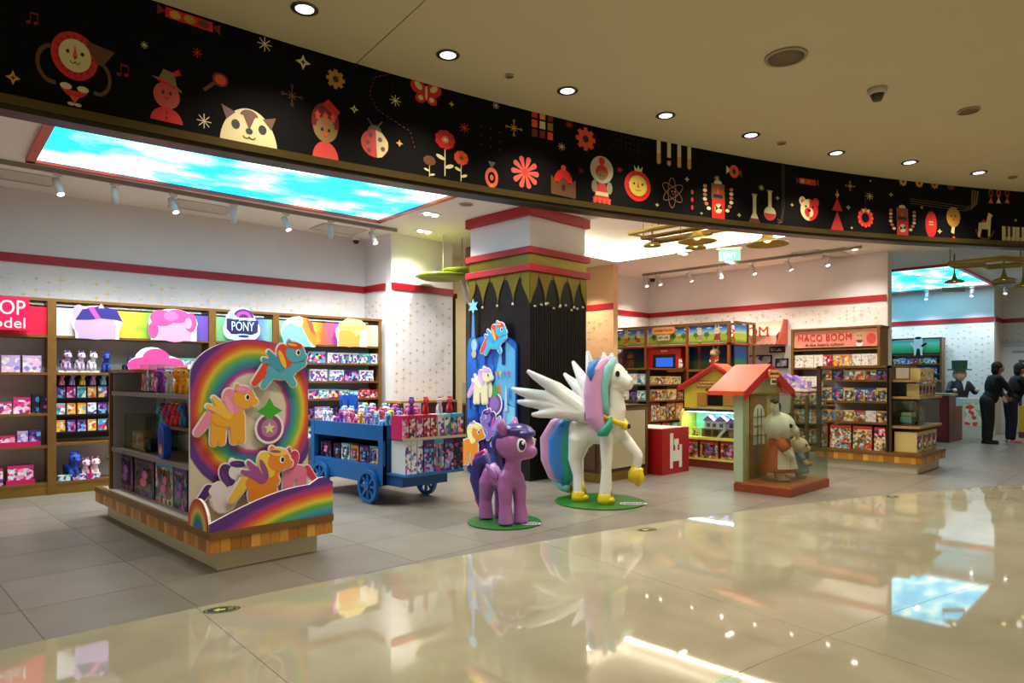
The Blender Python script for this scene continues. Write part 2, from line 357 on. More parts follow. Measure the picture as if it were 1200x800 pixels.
# --- oval floor stickers
for i, (px, py, dg, lb) in enumerate(((260, 715, 20, 'black oval floor sticker with pale arrow in front of rainbow shelf'), (758, 621, 25, 'black oval floor sticker on marble below the white winged statue'), (1046, 582, 30, 'small dark oval floor sticker on marble near the round corner island'))):
    x, y = W(px, py); t = thing('floor_sticker', lb, 'sticker', (x, y, .004), -45 + dg)
    A = Art(); A.ell('#14140f', 0, 0, .105, .062, n=28); A.ell('#9a9d3c', 0, 0, .092, .052, n=28); A.ell('#14140f', 0, 0, .086, .047, n=28)
    A.poly('#b9bd55', [(-.05, 0), (-.015, .032), (-.015, .014), (.02, .014), (.02, -.014), (-.015, -.014), (-.015, -.032)])
    A.line('#b9bd55', [(.035, -.02), (.065, -.01)], .006); A.line('#b9bd55', [(.035, 0), (.07, .008)], .006); A.line('#b9bd55', [(.035, .018), (.06, .024)], .006)
    A.build('print', t, fn=lambda x, y, L: (x * 1.0, y, L), eps=.0005)
# --- mall ceiling: curved panels between joints
mc = tag(thing('ceiling', None, None), kind='structure')
for i in range(7):
    a0 = .151 + .3263 * (i - 3)
    arc_slab(a0 + .0002, a0 + .3263 - .0002, FR - 14, FR + .1, 3.85, 3.88, MALLC, fp, 'panel', mc, 24)
arc_slab(-1.1, 1.5, FR - 14, FR + .1, 3.885, 3.95, mat('#5d5133', .9), fp, 'backing', mc, 60)
# --- store ceiling with the raised lamp tray
TX0, TX1, TY0, TY1 = 8.0, 11.25, 4.0, 8.25
sb = MB(); c = .25
for i in range(-20, 92):
    for j in range(-40, 48):
        x, y = i * c, j * c; r = math.hypot(x + c/2 - FCX, y + c/2 - FCY)
        if r < FR + .2 or y > 11 or x + y < 2: continue
        if TX0 <= x < TX1 and TY0 <= y < TY1: continue
        sb.add([(x, y, 3.78), (x+c, y, 3.78), (x+c, y+c, 3.78), (x, y+c, 3.78)], [(3, 2, 1, 0)], CEILM)
sco = sb.build('ceiling'); tag(sco, kind='structure')
tr = MB(); tr.box(TX0-.15, TX1+.15, TY0-.15, TY1+.15, 4.06, 4.10, CEILM)
for (a, b_, c_, d_) in ((TX0-.15, TX0-.1, TY0-.1, TY1+.1), (TX1+.1, TX1+.15, TY0-.1, TY1+.1), (TX0-.15, TX1+.15, TY0-.15, TY0-.1), (TX0-.15, TX1+.15, TY1+.1, TY1+.15)): tr.box(a, b_, c_, d_, 3.785, 4.06, CEILM)
tag(tr.build('trim_1'), kind='structure')
LED = mat('#fff3dc', .5, emit=COVE_E)
cv = thing('cove_light', 'warm white strip light hidden round the raised ceiling tray', 'light')
for (a, b_, c_, d_) in ((TX1+.02, TX1+.08, TY0, TY1), (TX0-.08, TX0-.02, TY0, TY1), (TX0, TX1, TY1+.02, TY1+.08), (TX0, TX1, TY0-.08, TY0-.02)): bx('light_strip', cv, a, b_, c_, d_, 3.80, 3.84, LED)
# --- frieze over the shop front
A0, A1, NS = -.62, .95, 90
fb = MB(); tb_ = MB()
def ringstrip(b, r0, r1, z0f, z1f, m):
    vs = []
    for i in range(NS + 1):
        a = A0 + (A1 - A0) * i / NS; x0, y0 = fp(a, r0); x1, y1 = fp(a, r1)
        vs += [(x0, y0, z0f(x0)), (x0, y0, z1f(x0)), (x1, y1, z0f(x0)), (x1, y1, z1f(x0))]
    fs = []
    for i in range(NS):
        k = 4*i; fs += [(k, k+1, k+5, k+4), (k+2, k+6, k+7, k+3), (k, k+4, k+6, k+2), (k+1, k+3, k+7, k+5)]
    b.add(vs, fs, m, False)
FBLK = mat('#060404', .85); FBLK.node_tree.nodes['Principled BSDF'].inputs['Specular IOR Level'].default_value = .15
ringstrip(fb, FR, FR + .12, lambda x: fzb(x) + .085, lambda x: 3.85, FBLK)
ringstrip(fb, FR, FR + .55, lambda x: 3.83, lambda x: 3.87, FBLK)
frieze = tag(fb.build('wall_front'), kind='structure')
ringstrip(tb_, FR - .03, FR + .14, lambda x: fzb(x) + .03, lambda x: fzb(x) + .085, mat('#5e4f2c', .3, .7)); ringstrip(tb_, FR - .015, FR + .13, lambda x: fzb(x), lambda x: fzb(x) + .03, mat('#3b3120', .35, .6))
tag(tb_.build('trim_2'), kind='structure')
def hit(px):                                  # angle on the frieze circle seen in a column of the survey
    q = (px - 600) / FOC; dx, dy = .70711 * (1 + q), .70711 * (1 - q); L = math.hypot(dx, dy); dx /= L; dy /= L
    ox, oy = -FCX, -FCY; B = ox * dx + oy * dy; t = -B + math.sqrt(B * B - (ox * ox + oy * oy - FR * FR)); x, y = t * dx, t * dy
    return math.atan2(x - FCX, y - FCY), x, y
def icon(name, px, py, wp, hp, A, shear=None):
    a, x, y = hit(px); aL = hit(px - wp / 2)[0]; aR = hit(px + wp / 2)[0]; d = .70711 * (x + y); z = EYE + (HZ - py) / FOC * d; hs = hp / 2 / FOC * d
    def fn(u, v, L):
        aa = (aL + aR) / 2 + u * (aR - aL) / 2; X, Y = fp(aa, FR - .002 - L); return (X, Y, min(z + v * hs, 3.848))
    return A.build(name, frieze, fn=fn, eps=.0004)
RD, OR, YL, CR, BR, PK, DR, BK = '#c2160f', '#d84a1c', '#c9932b', '#cfc08a', '#5b3517', '#d2503c', '#6e0d0b', '#0e0b0a'
def lion(crown=False):
    A = Art(); A.ell(RD, 0, .1, .9, .85, n=28)
    for k in range(16): a = R(22.5*k); A.poly(DR, [(.62*math.cos(a-.05), .1+.6*math.sin(a-.05)), (.86*math.cos(a), .1+.82*math.sin(a)), (.62*math.cos(a+.05), .1+.6*math.sin(a+.05))])
    A.ell(CR if not crown else '#b9a03a', 0, .1, .62, .58, n=24); A.poly(OR, [(-.1, .05), (0, .5), (.1, .05)]); A.poly(DR, [(-.08, .06), (.08, .06), (0, -.05)])
    for k in (-1, 1): A.ell(BK, k*.28, .2, .07); A.arc(BK, k*.09, -.1, .09, .03, 180, 360, 8)
    if crown: A.poly(CR, [(-.25, .9), (-.3, 1.2), (-.1, 1.0), (0, 1.25), (.1, 1.0), (.3, 1.2), (.25, .9)])
    return A
A = Art(); A.poly(BR, [(.2, .75), (1.35, .6), (.95, .1), (.6, .1)]); A.arc(BR, -.75, -.25, .5, .13, 100, 280, ry=.55); A.arc(BR, .75, -.35, .42, .12, -110, 90, ry=.5); icon('lion_print', 88, 72, 70, 76, A)
icon('lion_print', 87, 69, 62, 66, lion())
A = Art(); A.poly(RD, [(-.8, .1), (.8, .1), (.4, -.3), (-.4, -.3)]); A.poly(OR, [(-.3, -.3), (.3, -.3), (0, -.8)]); A.ell(CR, -.5, .3, .35, .22); A.ell(CR, .5, .3, .35, .22); A.ell(CR, -.2, -.85, .22, .12); A.ell(CR, .2, -.85, .22, .12); icon('lion_body_print', 87, 108, 40, 34, A)
A = Art(); A.poly(RD, [(-.75, -.4), (-.75, .5), (.75, .4), (.75, -.5)]); A.poly(DR, [(-1, .6), (-.75, .1), (-1, -.4)]); A.poly(DR, [(1, .4), (.75, 0), (1, -.6)])
for k, c_ in enumerate((YL, '#a88726', BR)): A.ell(c_, -.45+.45*k, 0, .18, .36)
icon('sweet_print', 221, 23, 74, 26, A)
def starlet(n, px, py, s, c_, kind=0):
    A = Art()
    if kind == 0:
        for k in range(4): a = k*math.pi/4; A.line(c_, [(-math.cos(a), -math.sin(a)), (math.cos(a), math.sin(a))], .13)
    elif kind == 1: A.star(c_, 0, 0, 1, .42); A.star(BK, 0, 0, .4, .42)
    elif kind == 2:
        for k in range(4):
            a = k*math.pi/4; L = .75 if k % 2 == 0 else .45; A.line(c_, [(-L*math.cos(a), -L*math.sin(a)), (L*math.cos(a), L*math.sin(a))], .08)
        for k in range(4): a = k*math.pi/2; A.arc(c_, .85*math.cos(a), .85*math.sin(a), .12, .06, 0, 360, 10)
    else: A.star(c_, 0, 0, 1, .4)
    return icon(n, px, py, s, s, A)
for q in ((169, 53, 9, CR, 0), (231, 62, 12, RD, 0), (239, 142, 17, CR, 0), (15, 91, 18, YL, 1), (310, 52, 17, CR, 0), (355, 73, 18, CR, 1), (342, 112, 26, BR, 2), (463, 118, 13, CR, 0), (529, 122, 7, YL, 3), (468, 168, 9, YL, 3), (415, 128, 10, CR, 1), (544, 150, 12, RD, 0), (581, 124, 8, CR, 0), (602, 150, 20, YL, 2), (658, 172, 9, CR, 0), (667, 146, 9, RD, 0), (681, 200, 8, DR, 0), (726, 199, 7, RD, 0), (805, 210, 6, CR, 1), (770, 240, 5, CR, 1), (866, 252, 5, CR, 1), (892, 220, 7, CR, 0), (911, 232, 5, CR, 1), (994, 243, 6, CR, 1), (928, 240, 5, YL, 3), (996, 218, 12, YL, 2), (1019, 230, 9, CR, 0), (1044, 228, 6, YL, 1), (1080, 243, 4, CR, 0), (1101, 271, 6, CR, 1), (998, 267, 4, CR, 3), (840, 209, 7, CR, 0), (1190, 258, 4, CR, 0), (1020, 212, 3, CR, 0), (822, 250, 4, CR, 3)):
    starlet('sparkle_print', *q)
for px, py in ((37, 22), (143, 83)):
    A = Art(); A.ell(DR, -.5, -.6, .35, .25); A.rect(DR, -.22, -.1, -.6, .8); A.ell(DR, .6, -.5, .35, .25); A.rect(DR, .85, .97, -.5, .9); A.rect(DR, -.22, .97, .65, .9); icon('note_print', px, py, 16, 17, A)
# child with hat
A = Art(); A.ell('#b8483c', 0, .0, .78, .5, n=22); A.poly('#7d6a34', [(-.9, .62), (-.45, .5), (.9, .22), (.9, .3), (.6, .42), (.45, .9), (-.2, .98), (-.45, .62)]); A.poly(RD, [(-.5, .62), (.55, .4), (.52, .3), (-.52, .5)]); A.poly(RD, [(.3, .9), (.7, 1.1), (.85, .9), (.5, .8)])
for k in (-.22, .22): A.ell(BK, k, .1, .08, .07)
A.ell(RD, 0, -.1, .15, .06); A.ell(RD, 0, -1.0, .95, .55, a0=0, a1=180); A.ell(BK, 0, -.65, .06); A.ell(BK, 0, -.85, .06); icon('child_print', 195, 112, 40, 62, A)
A = Art(); A.line(BR, [(-.9, -.9), (0, .1)], .28); A.ell(DR, .3, .35, .6, .6); A.ell(OR, .3, .35, .42, .42); icon('rattle_print', 253, 97, 32, 27, A)
A = Art(); A.ell(CR, 0, -1, .97, 1.9, a0=0, a1=180, n=26); A.poly(BR, [(-.92, .85), (-.75, .2), (-.45, .6)]); A.poly(BR, [(.92, .75), (.75, .1), (.45, .55)]); A.ell(BR, 0, .55, .3, .3, a0=0, a1=180); A.poly(BR, [(-.2, .55), (.2, .55), (0, -.1)])
for k in (-.45, .45): A.ell(BK, k, .05, .14, .22)
A.ell(BK, 0, -.15, .12, .14); A.arc(BK, -.1, -.4, .1, .04, 180, 360, 8); A.arc(BK, .1, -.4, .1, .04, 180, 360, 8); icon('animal_print', 291, 150, 70, 50, A)
A = Art(); A.ell(DR, 0, .3, .9, .65); A.ell('#8a6a3a', 0, .1, .8, .5, n=22, a0=180, a1=360); A.poly(RD, [(-.2, .9), (.2, 1.1), (.95, .75), (.7, .5)]); A.ell('#8a6a3a', 0, .12, .6, .35)
for k in (-.5, 0, .5): A.star(PK, k, .48, .2, .6, 5)
for k in (-.22, .22): A.ell(BK, k, .02, .09, .06)
A.ell(OR, 0, -.14, .14, .07); A.ell('#c23b33', 0, -1, .85, .62, a0=0, a1=180); icon('girl_print', 381, 153, 36, 68, A)
def gear(c_):
    A = Art()
    for k in range(8): a = R(45*k); A.line(c_, [(.5*math.cos(a), .5*math.sin(a)), (math.cos(a), math.sin(a))], .38)
    A.ell(c_, 0, 0, .78, n=24); A.ell(BK, 0, 0, .32); return A
icon('gear_print', 393, 93, 22, 23, gear('#a8761f')); icon('gear_print', 686, 163, 23, 27, gear(OR))
A = Art(); A.ell(BR, 0, .45, .5, .4); A.ell(RD, 0, -.1, .95, .7, n=24); A.poly(CR, [(.05, .6), (.5, .5), (.9, .1), (.9, -.3), (.5, -.72), (.15, -.8)])
for u, v in ((-.5, -.1), (-.3, .3), (-.4, -.5)): A.ell(DR, u, v, .15, .12)
for u, v in ((.35, .15), (.55, -.3)): A.ell(DR, u, v, .15, .12)
A.line(BR, [(-.2, .8), (-.5, 1.1)], .08); A.line(BR, [(.2, .8), (.5, 1.1)], .08); icon('ladybird_print', 439, 166, 34, 46, A)
A = Art()
for k in (-1, 1): A.ell(RD, k*.5, .35, .5, .6, k*-20); A.ell(RD, k*.35, -.5, .35, .45, k*20); A.ell(CR, k*.5, .45, .2, .35, k*-30); A.ell(CR, k*.35, -.5, .16, .2)
A.ell(CR, 0, 0, .07, .6); icon('butterfly_print', 499, 109, 36, 28, A)
A = Art(); c0 = DR
P = [(0, 1), (-.6, .8), (-.8, .3), (-.5, -.1), (.2, -.3), (.9, -.5), (1.1, -1.0)]
for i in range(len(P)-1):
    for k in range(4): u = (k+.15)/4; v = u+.12; A.line(c0, [(P[i][0]+(P[i+1][0]-P[i][0])*u, P[i][1]+(P[i+1][1]-P[i][1])*u), (P[i][0]+(P[i+1][0]-P[i][0])*v, P[i][1]+(P[i+1][1]-P[i][1])*v)], .03)
icon('dashed_trail_print', 455, 128, 56, 82, A)
def flower(c_, stem, h=1.6):
    A = Art(); A.line(CR, [(0, 0), (0, -h*1.2)], .06)
    for k in (-1, 1): A.ell(CR, k*.25, -h*.6-.2*k, .25, .1, 20*k)
    for k in range(9): a = R(40*k); A.ell(c_, .35*math.cos(a), .4+.3*math.sin(a), .22, .2)
    A.ell(c_, 0, .4, .4, .38)
    for k in range(4): a = k*math.pi/4; A.line(CR if stem else BR, [(-.2*math.cos(a), .4-.18*math.sin(a)), (.2*math.cos(a), .4+.18*math.sin(a))], .05)
    return A
icon('flower_print', 521, 173, 42, 46, flower(RD, 1, 1.2)); icon('flower_print', 503, 193, 26, 24, flower(BR, 0, 1.2)); icon('flower_print', 540, 192, 30, 34, flower(OR, 0, 1))
for cx, cy, nx, ny, st in ((575, 162, 3, 3, 10), (735, 168, 8, 3, 6)):
    A = Art()
    for i in range(nx):
        for j in range(ny): A.ell(DR, -1 + 2*i/(nx-1), -1 + 2*j/(ny-1) - .25*(i/(nx-1)-.5)*(2 if nx > 3 else 1), .07 if nx < 4 else .03, .07 if nx < 4 else .09, n=8)
    icon('dot_grid_print', cx, cy, nx*st*.7, ny*st*.7, A)
A = Art(); A.arc(OR, 0, -.3, .55, .3, 0, 360, 20); A.ell(OR, 0, -.3, .2); A.poly(BR, [(-.4, .8), (.4, .8), (0, .3)]); A.poly(YL, [(-.25, -1), (.25, -1), (0, -.7)]); icon('ring_print', 576, 203, 22, 34, A)
A = Art()
for k in range(10): a = R(36*k); A.cap('#c8493a', .25*math.cos(a), .25*math.sin(a), .82*math.cos(a), .82*math.sin(a), .07, .17)
A.ell(RD, 0, 0, .2); icon('daisy_print', 615, 202, 33, 39, A)
A = Art(); cs = [RD, YL, DR, OR, CR, '#8a6a2a', DR, DR, OR]
for i in range(3):
    for j in range(3): A.rect(cs[i+3*(2-j)], -1+.7*i, -.5+.7*i, -.95+.68*j, -.4+.68*j)
icon('colour_grid_print', 636, 147, 26, 32, A)
A = Art(); A.ell(RD, 0, -.1, .75, .9, a0=0, a1=180); A.ell(OR, 0, .9, .2, .2); A.poly(BR, [(-1, -1), (-1, .3), (-.5, -.2), (0, .3), (.5, -.2), (1, .2), (1, -1.1)]); A.ell(BK, 0, -.45, .15, .25); icon('crown_print', 660, 212, 29, 34, A)
A = Art(); A.ell('#b3aa8c', 0, .45, 1.0, .55, n=24); A.ell(RD, 0, .8, .28, .16); A.ell(RD, 0, .35, .55, .3); A.ell('#8a6a3a', 0, .22, .42, .2); A.poly(RD, [(-.3, -.1), (.3, -.1), (.8, -.9), (-.8, -.9)]); A.rect(CR, -.55, .55, -.6, -.45)
for k in (-1, 1): A.ell('#8a7a5a', k*.65, -.25, .25, .25, k*30); A.ell(BK, k*.15, .22, .05, .04)
for k in range(4): A.poly(OR, [(-.8+.4*k, -.7), (-.4+.4*k, -.7), (-.6+.4*k, -1)])
icon('fairy_print', 705, 212, 27, 58, A)
icon('lion_print', 747, 220, 34, 42, lion(True))
A = Art()
for k in range(3):
    for i in range(20):
        a, b_ = R(18*i), R(18*(i+1)); t = R(60*k+90); f = lambda q: (.95*math.cos(q)*math.cos(t)-.32*math.sin(q)*math.sin(t), .95*math.cos(q)*math.sin(t)+.32*math.sin(q)*math.cos(t)); A.line('#a06a4a', [f(a), f(b_)], .05)
A.ell(CR, -.12, .05, .05); A.ell(CR, .12, .05, .05); A.arc(RD, 0, -.02, .12, .05, 200, 340, 6); icon('atom_print', 787, 226, 27, 37, A)
A = Art()
for k in range(4): A.rect(CR, -.95+.55*k, -.75+.55*k, -.2, 1.5); A.rect(YL, -.95+.55*k, -.75+.55*k, -.7, 0 if k != 1 else -.45); A.ell(YL, -.85+.55*k, -.7, .1, .14)
icon('test_tube_print', 790, 183, 43, 30, A)
def robot():
    A = Art(); A.ell(CR, 0, .85, .25, .15); A.poly('#7d4a22', [(-.42, .8), (.42, .8), (.45, 0), (-.42, 0)]); A.poly(OR, [(-.08, .3), (0, .7), (.08, .3)]); A.rect(BK, -.3, .3, .1, .25)
    for k in (-1, 1):
        A.ell(RD, k*.25, .45, .1, .1)
        for j in range(6): A.ell('#b5604a' if j % 2 else CR, k*(.85-(.25 if j == 0 else .1 if j == 1 else 0)), -.5+.22*j, .13, .09)
    A.rect(RD, -.42, .42, -1, 0); A.ell(CR, 0, -.45, .25, .25); A.poly(BK, [(0, -.45), (.2, -.25), (.25, -.5)]); A.poly(BK, [(0, -.45), (-.2, -.3), (-.2, -.6)]); return A
icon('robot_print', 841, 234, 36, 46, robot()); icon('robot_print', 1057, 259, 32, 38, robot())
def sweet():
    A = Art(); A.poly(CR, [(-1, .7), (-1, -.5), (-.4, .1)]); A.poly(BR, [(1, .4), (1, -.7), (.4, 0)]); A.ell(OR, 0, 0, .62, .95); A.ell(BK, 0, 0, .25, .4); return A
icon('sweet_print', 860, 201, 18, 16, sweet())
for px, c1, rnd_ in ((884, DR, 0), (902, RD, 1)):
    A = Art(); A.rect(CR, -.2, .2, -.2, 1); A.rect(YL, -.3, .3, .95, 1.05)
    if rnd_: A.ell(CR, 0, -.45, .7, .45); A.ell(c1, 0, -.45, .68, .44, a0=180, a1=360)
    else: A.poly(CR, [(-.2, -.2), (.2, -.2), (.5, -.6), (-.5, -.6)]); A.poly(c1, [(-.45, -.55), (.45, -.55), (.9, -1), (-.9, -1)])
    icon('flask_print', px, 246-4*rnd_, 20, 36, A)
A = Art()
for k in range(3): A.line('#6a4a30', [(-.2+.15*k, 1), (-.2+.15*k, -.6+.1*k), (-.5+.15*k, -.9), (-.9, -1+.1*k)], .03)
icon('line_print', 918, 227, 16, 76, A)
A = Art(); A.rect(RD, -.75, .75, -.6, .6); A.ell(YL, -.45, 0, .2, .5); A.ell(OR, .1, 0, .2, .45); A.poly(DR, [(-1, .8), (-.75, 0), (-1, -.8)]); A.poly(DR, [(1, .8), (.75, 0), (1, -.8)]); icon('sweet_print', 946, 213, 26, 11, A)
A = Art()
for k in (-1, 1): A.ell(CR if k < 0 else RD, k*.65, .65, .32, .35); A.ell(OR, k*.65, .62, .15, .18)
A.ell(CR, 0, 0, .85, .85, n=24); A.ell(RD, 0, 0, .85, .85, a0=-90, a1=90, n=18); A.ell(RD, -.05, -.2, .4, .38); A.ell(CR, .02, -.2, .38, .36, a0=-90, a1=90); A.ell(BK, 0, -.05, .16, .12)
for k in (-.35, .35): A.ell(BK, k, .25, .1, .1)
icon('bear_print', 948, 246, 24, 30, A)
A = Art(); A.star(YL, 0, .75, .28, .4); A.poly(RD, [(-.7, 0), (.7, 0), (0, .6)]); A.poly(RD, [(-.95, -1), (.95, -1), (0, 0)]); icon('tree_print', 981, 247, 18, 50, A)
A = Art(); A.line(BR, [(0, .5), (0, 2.4)], .05); A.arc(RD, 0, -.1, .65, .4, 0, 360, 18)
for k in range(12): a = R(30*k); A.ell(OR, .8*math.cos(a), -.1+.8*math.sin(a), .14)
A.poly(CR, [(0, .55), (-.4, .75), (-.35, .35)]); A.poly(CR, [(0, .55), (.4, .75), (.35, .35)]); icon('wreath_print', 1014, 254, 20, 25, A)
A = Art(); A.ell(RD, 0, 0, .9, 1, n=20); A.rect(CR, -.35, .35, .15, .22); A.rect(CR, -.35, .35, -.05, .02); icon('ball_print', 1091, 263, 15, 31, A)
A = Art(); A.ell('#b98a2f', 0, .35, .9, .62, n=22); A.poly(CR, [(-.2, -.25), (.2, -.25), (.1, -.7), (-.3, -.6)]); A.poly(OR, [(-.3, -1), (.4, -1), (.05, -.8)])
for k in (-.25, .25): A.ell(BK, k, .4, .09, .07)
A.ell(RD, 0, .2, .12, .06); icon('balloon_print', 1117, 261, 18, 38, A)
A = Art(); A.arc(BR, 0, .1, .95, .12, 200, 340, 12); A.poly(CR, [(-.6, .2), (.1, .25), (.35, .9), (.75, .75), (.6, .55), (.5, -.6), (.3, -.7), (.3, -.2), (-.3, -.2), (-.5, -.75), (-.7, -.7)]); A.poly(RD, [(-.4, .25), (.1, .25), (-.1, .45)]); icon('rocking_horse_print', 1154, 265, 24, 36, A)
A = Art()
for k in range(7): A.rect(CR, -1+.3*k, -.74+.3*k, -1, 1)
for k in (1, 2, 4, 5, 6): A.rect(BK, -1.08+.3*k, -.92+.3*k, -.1, 1.05)
icon('piano_key_print', 1192, 277, 36, 22, A)
for px, c_ in ((1058, YL), (1077, YL), (1095, '#b8741f'), (1114, DR)): icon('gear_print', px, 213+(px-1058)*.09, 9, 10, gear(c_))
A = Art()
for k in range(3): A.line('#6a4a30', [(-1, -.3-.2*k), (.6-.06*k, -.55-.2*k), (.85-.06*k, -.3-.2*k), (.9-.08*k, 1)], .04)
icon('line_print', 1108, 233, 84, 26, A)
for k, (px, c_) in enumerate(((1161, DR), (1170, RD), (1180, DR))):
    A = Art(); A.arc(c_, 0, .5, .55, .4, 0, 360, 12); A.poly(CR if k == 1 else OR, [(-.8, -1), (.8, -1), (0, -.2)]); icon('toy_print', px, 230, 7, 16, A)
A = Art()
for k in range(3): A.ell(RD, 0, -.8+.8*k, .6, .25)
icon('dot_print', 811, 234, 5, 22, A)
# --- walls of the shop
wl = Frame(1.4, 10.42, -5)
def wall(name, fr, u0, u1, zt=3.78, th=.15, m=WALLM, stripe=2.92, lat=(1.9, 2.80), x=None):
    t = thing(name, None, None, (fr.o.x, fr.o.y, 0), math.degrees(fr.a), kind='structure')
    bx('panel', t, u0, u1, 0, th, 0, zt, m)
    if stripe: bx('stripe', t, u0, u1, -.025, 0, stripe - .055, stripe + .055, RED, label='red rail')
    if lat:
        A = Art(); lattice(A, u0, u1, lat[0], lat[1]); o = A.build('sparkle_print', t, eps=.0004, base=.001); o['kind'] = 'stuff'
    return t
wall('wall_left', wl, -4.5, 5.07)
wall('wall_pilaster_front', Frame(6.42, 9.2, 0), 0, 1.3, lat=(.3, 2.84))
wall('wall_pilaster_side', Frame(6.42, 10.05, -90), 0, .698, lat=(.3, 2.84))
bx('wall_back', None, 7.72, 11.5, 10.2, 10.35, 0, 3.78, mat('#d9cda6', .8))['kind'] = 'structure'
bx('wall_niche', None, 7.75, 8.0, 9.45, 9.8, 0, 2.86, mat('#4a3020', .6))['kind'] = 'structure'
st = MB().box(7.74, 8.02, 9.43, 9.45, 2.86, 2.95, RED).build('trim_3'); st['kind'] = 'structure'
PEACH = mat('#dcb48c', .75)
wall('wall_peach_pilaster', Frame(11.42, 9.7, -90), 0, 1.25, m=PEACH, lat=(.8, 2.8))
wall('wall_corner', Frame(11.42, 9.2, 0), .15, 2.43, lat=(1.8, 2.84))
wall('wall_shelf_side', Frame(13.85, 9.2, -90), 0, 5.2, lat=(2.45, 2.86))
bx('wall_shelf_end', None, 13.86, 14.1, 3.98, 4.0, 0, 3.78, WHITE)['kind'] = 'structure'
wall('wall_far', Frame(20.7, 9.0, -90), 0, 5.5, m=mat('#d5dde2', .7), lat=(1.2, 2.84))
wall('wall_far_return', Frame(20.7, 3.5, 0), .152, 1.2, m=mat('#d8d2c6', .7), lat=(1.2, 2.84))
wall('wall_door_side', Frame(21.7, 3.5, -90), 0, 12, m=mat('#dcd6cc', .7), lat=(1.2, 2.84))
bx('wall_behind', None, 14.02, 21.0, 9.0, 9.15, 0, 3.78, WHITE)['kind'] = 'structure'
# door on the far wall
fd = Frame(21.68, 3.5, -90); dr = thing('door_1', None, None, (21.66, 3.5, 0), -90, kind='structure'); u0, u1 = fd.u(1168), fd.u(1203)
bx('door_leaf', dr, u0, u1, -.04, .0, .0, 2.25, mat('#c7cdd6', .5)); bx('door_frame', dr, u0-.08, u0, -.06, 0, 0, 2.33, mat('#aab2bc', .5)); bx('door_frame', dr, u0-.08, u1, -.06, 0, 2.25, 2.33, mat('#aab2bc', .5)); bx('door_closer', dr, u0+.35, u0+.75, -.1, -.04, 2.12, 2.18, METAL)
# --- sky ceilings
def skylight(lb, fr, L, Wd, seed, open_=True):
    t = thing('ceiling_light_panel', lb, 'ceiling light', (fr.o.x, fr.o.y, 3.78), math.degrees(fr.a))
    bx('light_panel', t, .08, L-.08, -Wd+.08, -.08, -.02, -.005, cloudy(SKY_E, seed))
    m = mat('#cf3a22', .3)
    for q in ((0, L, -.08, 0), (0, L, -Wd, -Wd+.08), (0, .08, -Wd, 0), (L-.08, L, -Wd, 0)): bx('frame', t, q[0], q[1], q[2], q[3], -.05, 0, m)
skylight('large backlit blue sky picture with white clouds set in shop ceiling, red frame', Frame(1.46, 8.87, -3.7), 4.34, 2.9, 2.3)
skylight('smaller backlit blue sky picture in the ceiling beside the cash desk', Frame(16.25, 6.4, 0), 4.3, 2.98, 5.1)
# --- ceiling fittings
def spot(loc, aim, energy, angle, color, size=.06, parent=None):
    d = bpy.data.lights.new('lamp', 'SPOT'); d.energy = energy; d.spot_size = R(angle); d.spot_blend = .8; d.color = color; d.shadow_soft_size = size
    o = bpy.data.objects.new('lamp', d); col.objects.link(o); o.location = loc; o.rotation_euler = (Vector(aim) - Vector(loc)).to_track_quat('-Z', 'Y').to_euler(); return o
def wc(px, py, z): return W(px, py, z)
GLOW = mat('#f4f2ff', .5, emit=2.2)
dlp = None
for i, (px, py) in enumerate(((357, 10), (525, 64), (665, 106), (780, 135), (880, 158), (980, 179), (1066, 190), (1147, 202))):
    x, y = wc(px, py, 3.85)
    if dlp is None:
        dlp = thing('downlight', 'round recessed ceiling downlight, ' + ORD[i] + ' along the black frieze', 'ceiling light', (x, y, 3.85), group='mall downlights')
        b = MB(); b.lathe([(.062, -.001), (.085, -.001), (.09, -.006), (.062, -.008)], mat('#5c564c', .4, .5), 24, cap=False); b.build('ring', dlp)
        MB().lathe([(.0, -.006), (.06, -.006), (.06, -.002), (0, -.002)], GLOW, 20).build('lens', dlp)
    else: dup(dlp, (x, y, 3.85), label='round recessed ceiling downlight, ' + ORD[i] + ' along the black frieze')
    spot((x, y, 3.83), (x, y, 0), SPOT_MALL, 120, (1, .91, .74), .05)
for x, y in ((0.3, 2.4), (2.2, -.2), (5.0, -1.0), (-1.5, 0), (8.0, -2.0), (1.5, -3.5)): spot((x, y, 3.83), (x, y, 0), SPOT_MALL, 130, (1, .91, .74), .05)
def disc(name, lb, cat, px, py, r, z=3.85, h=.015, c1='#a8987a', c2='#6f6044'):
    x, y = wc(px, py, z); t = thing(name, lb, cat, (x, y, z)); MB().lathe([(r*.82, -.003), (r, -.003), (r*1.0, -h), (r*.86, -h)], mat(c1, .6), 28, cap=False).build('ring', t); MB().lathe([(0, -h*.8), (r*.84, -h*.8), (r*.84, -.001), (0, -.001)], mat(c2, .7), 28).build('grille', t); return t
disc('ceiling_speaker', 'large round tan speaker grille in the mall ceiling', 'speaker', 921, 66, .155)
disc('ceiling_speaker', 'smaller round speaker grille near the smoke detector', 'speaker', 1135, 129, .09)
disc('cover_plate', 'small round cover plate beside fifth downlight', 'cover plate', 916, 167, .045)
disc('cover_plate', 'small round cover plate near last downlight', 'cover plate', 1187, 207, .05)
disc('cover_plate', 'tiny round cap on ceiling between second and third downlights', 'cover plate', 597, 88, .035)
x, y = wc(1028, 104, 3.85); t = thing('smoke_detector', 'white smoke detector hanging from the mall ceiling', 'detector', (x, y, 3.85)); MB().lathe([(0, 0), (.075, 0), (.075, -.03), (.06, -.05), (0, -.05)][::-1], mat('#b9ad92', .5), 24).build('base', t); MB().lathe([(0, -.1), (.035, -.1), (.055, -.05), (0, -.05)], mat('#3a342b', .5), 20).build('sensor', t)
x, y = wc(420, 286, 3.6)
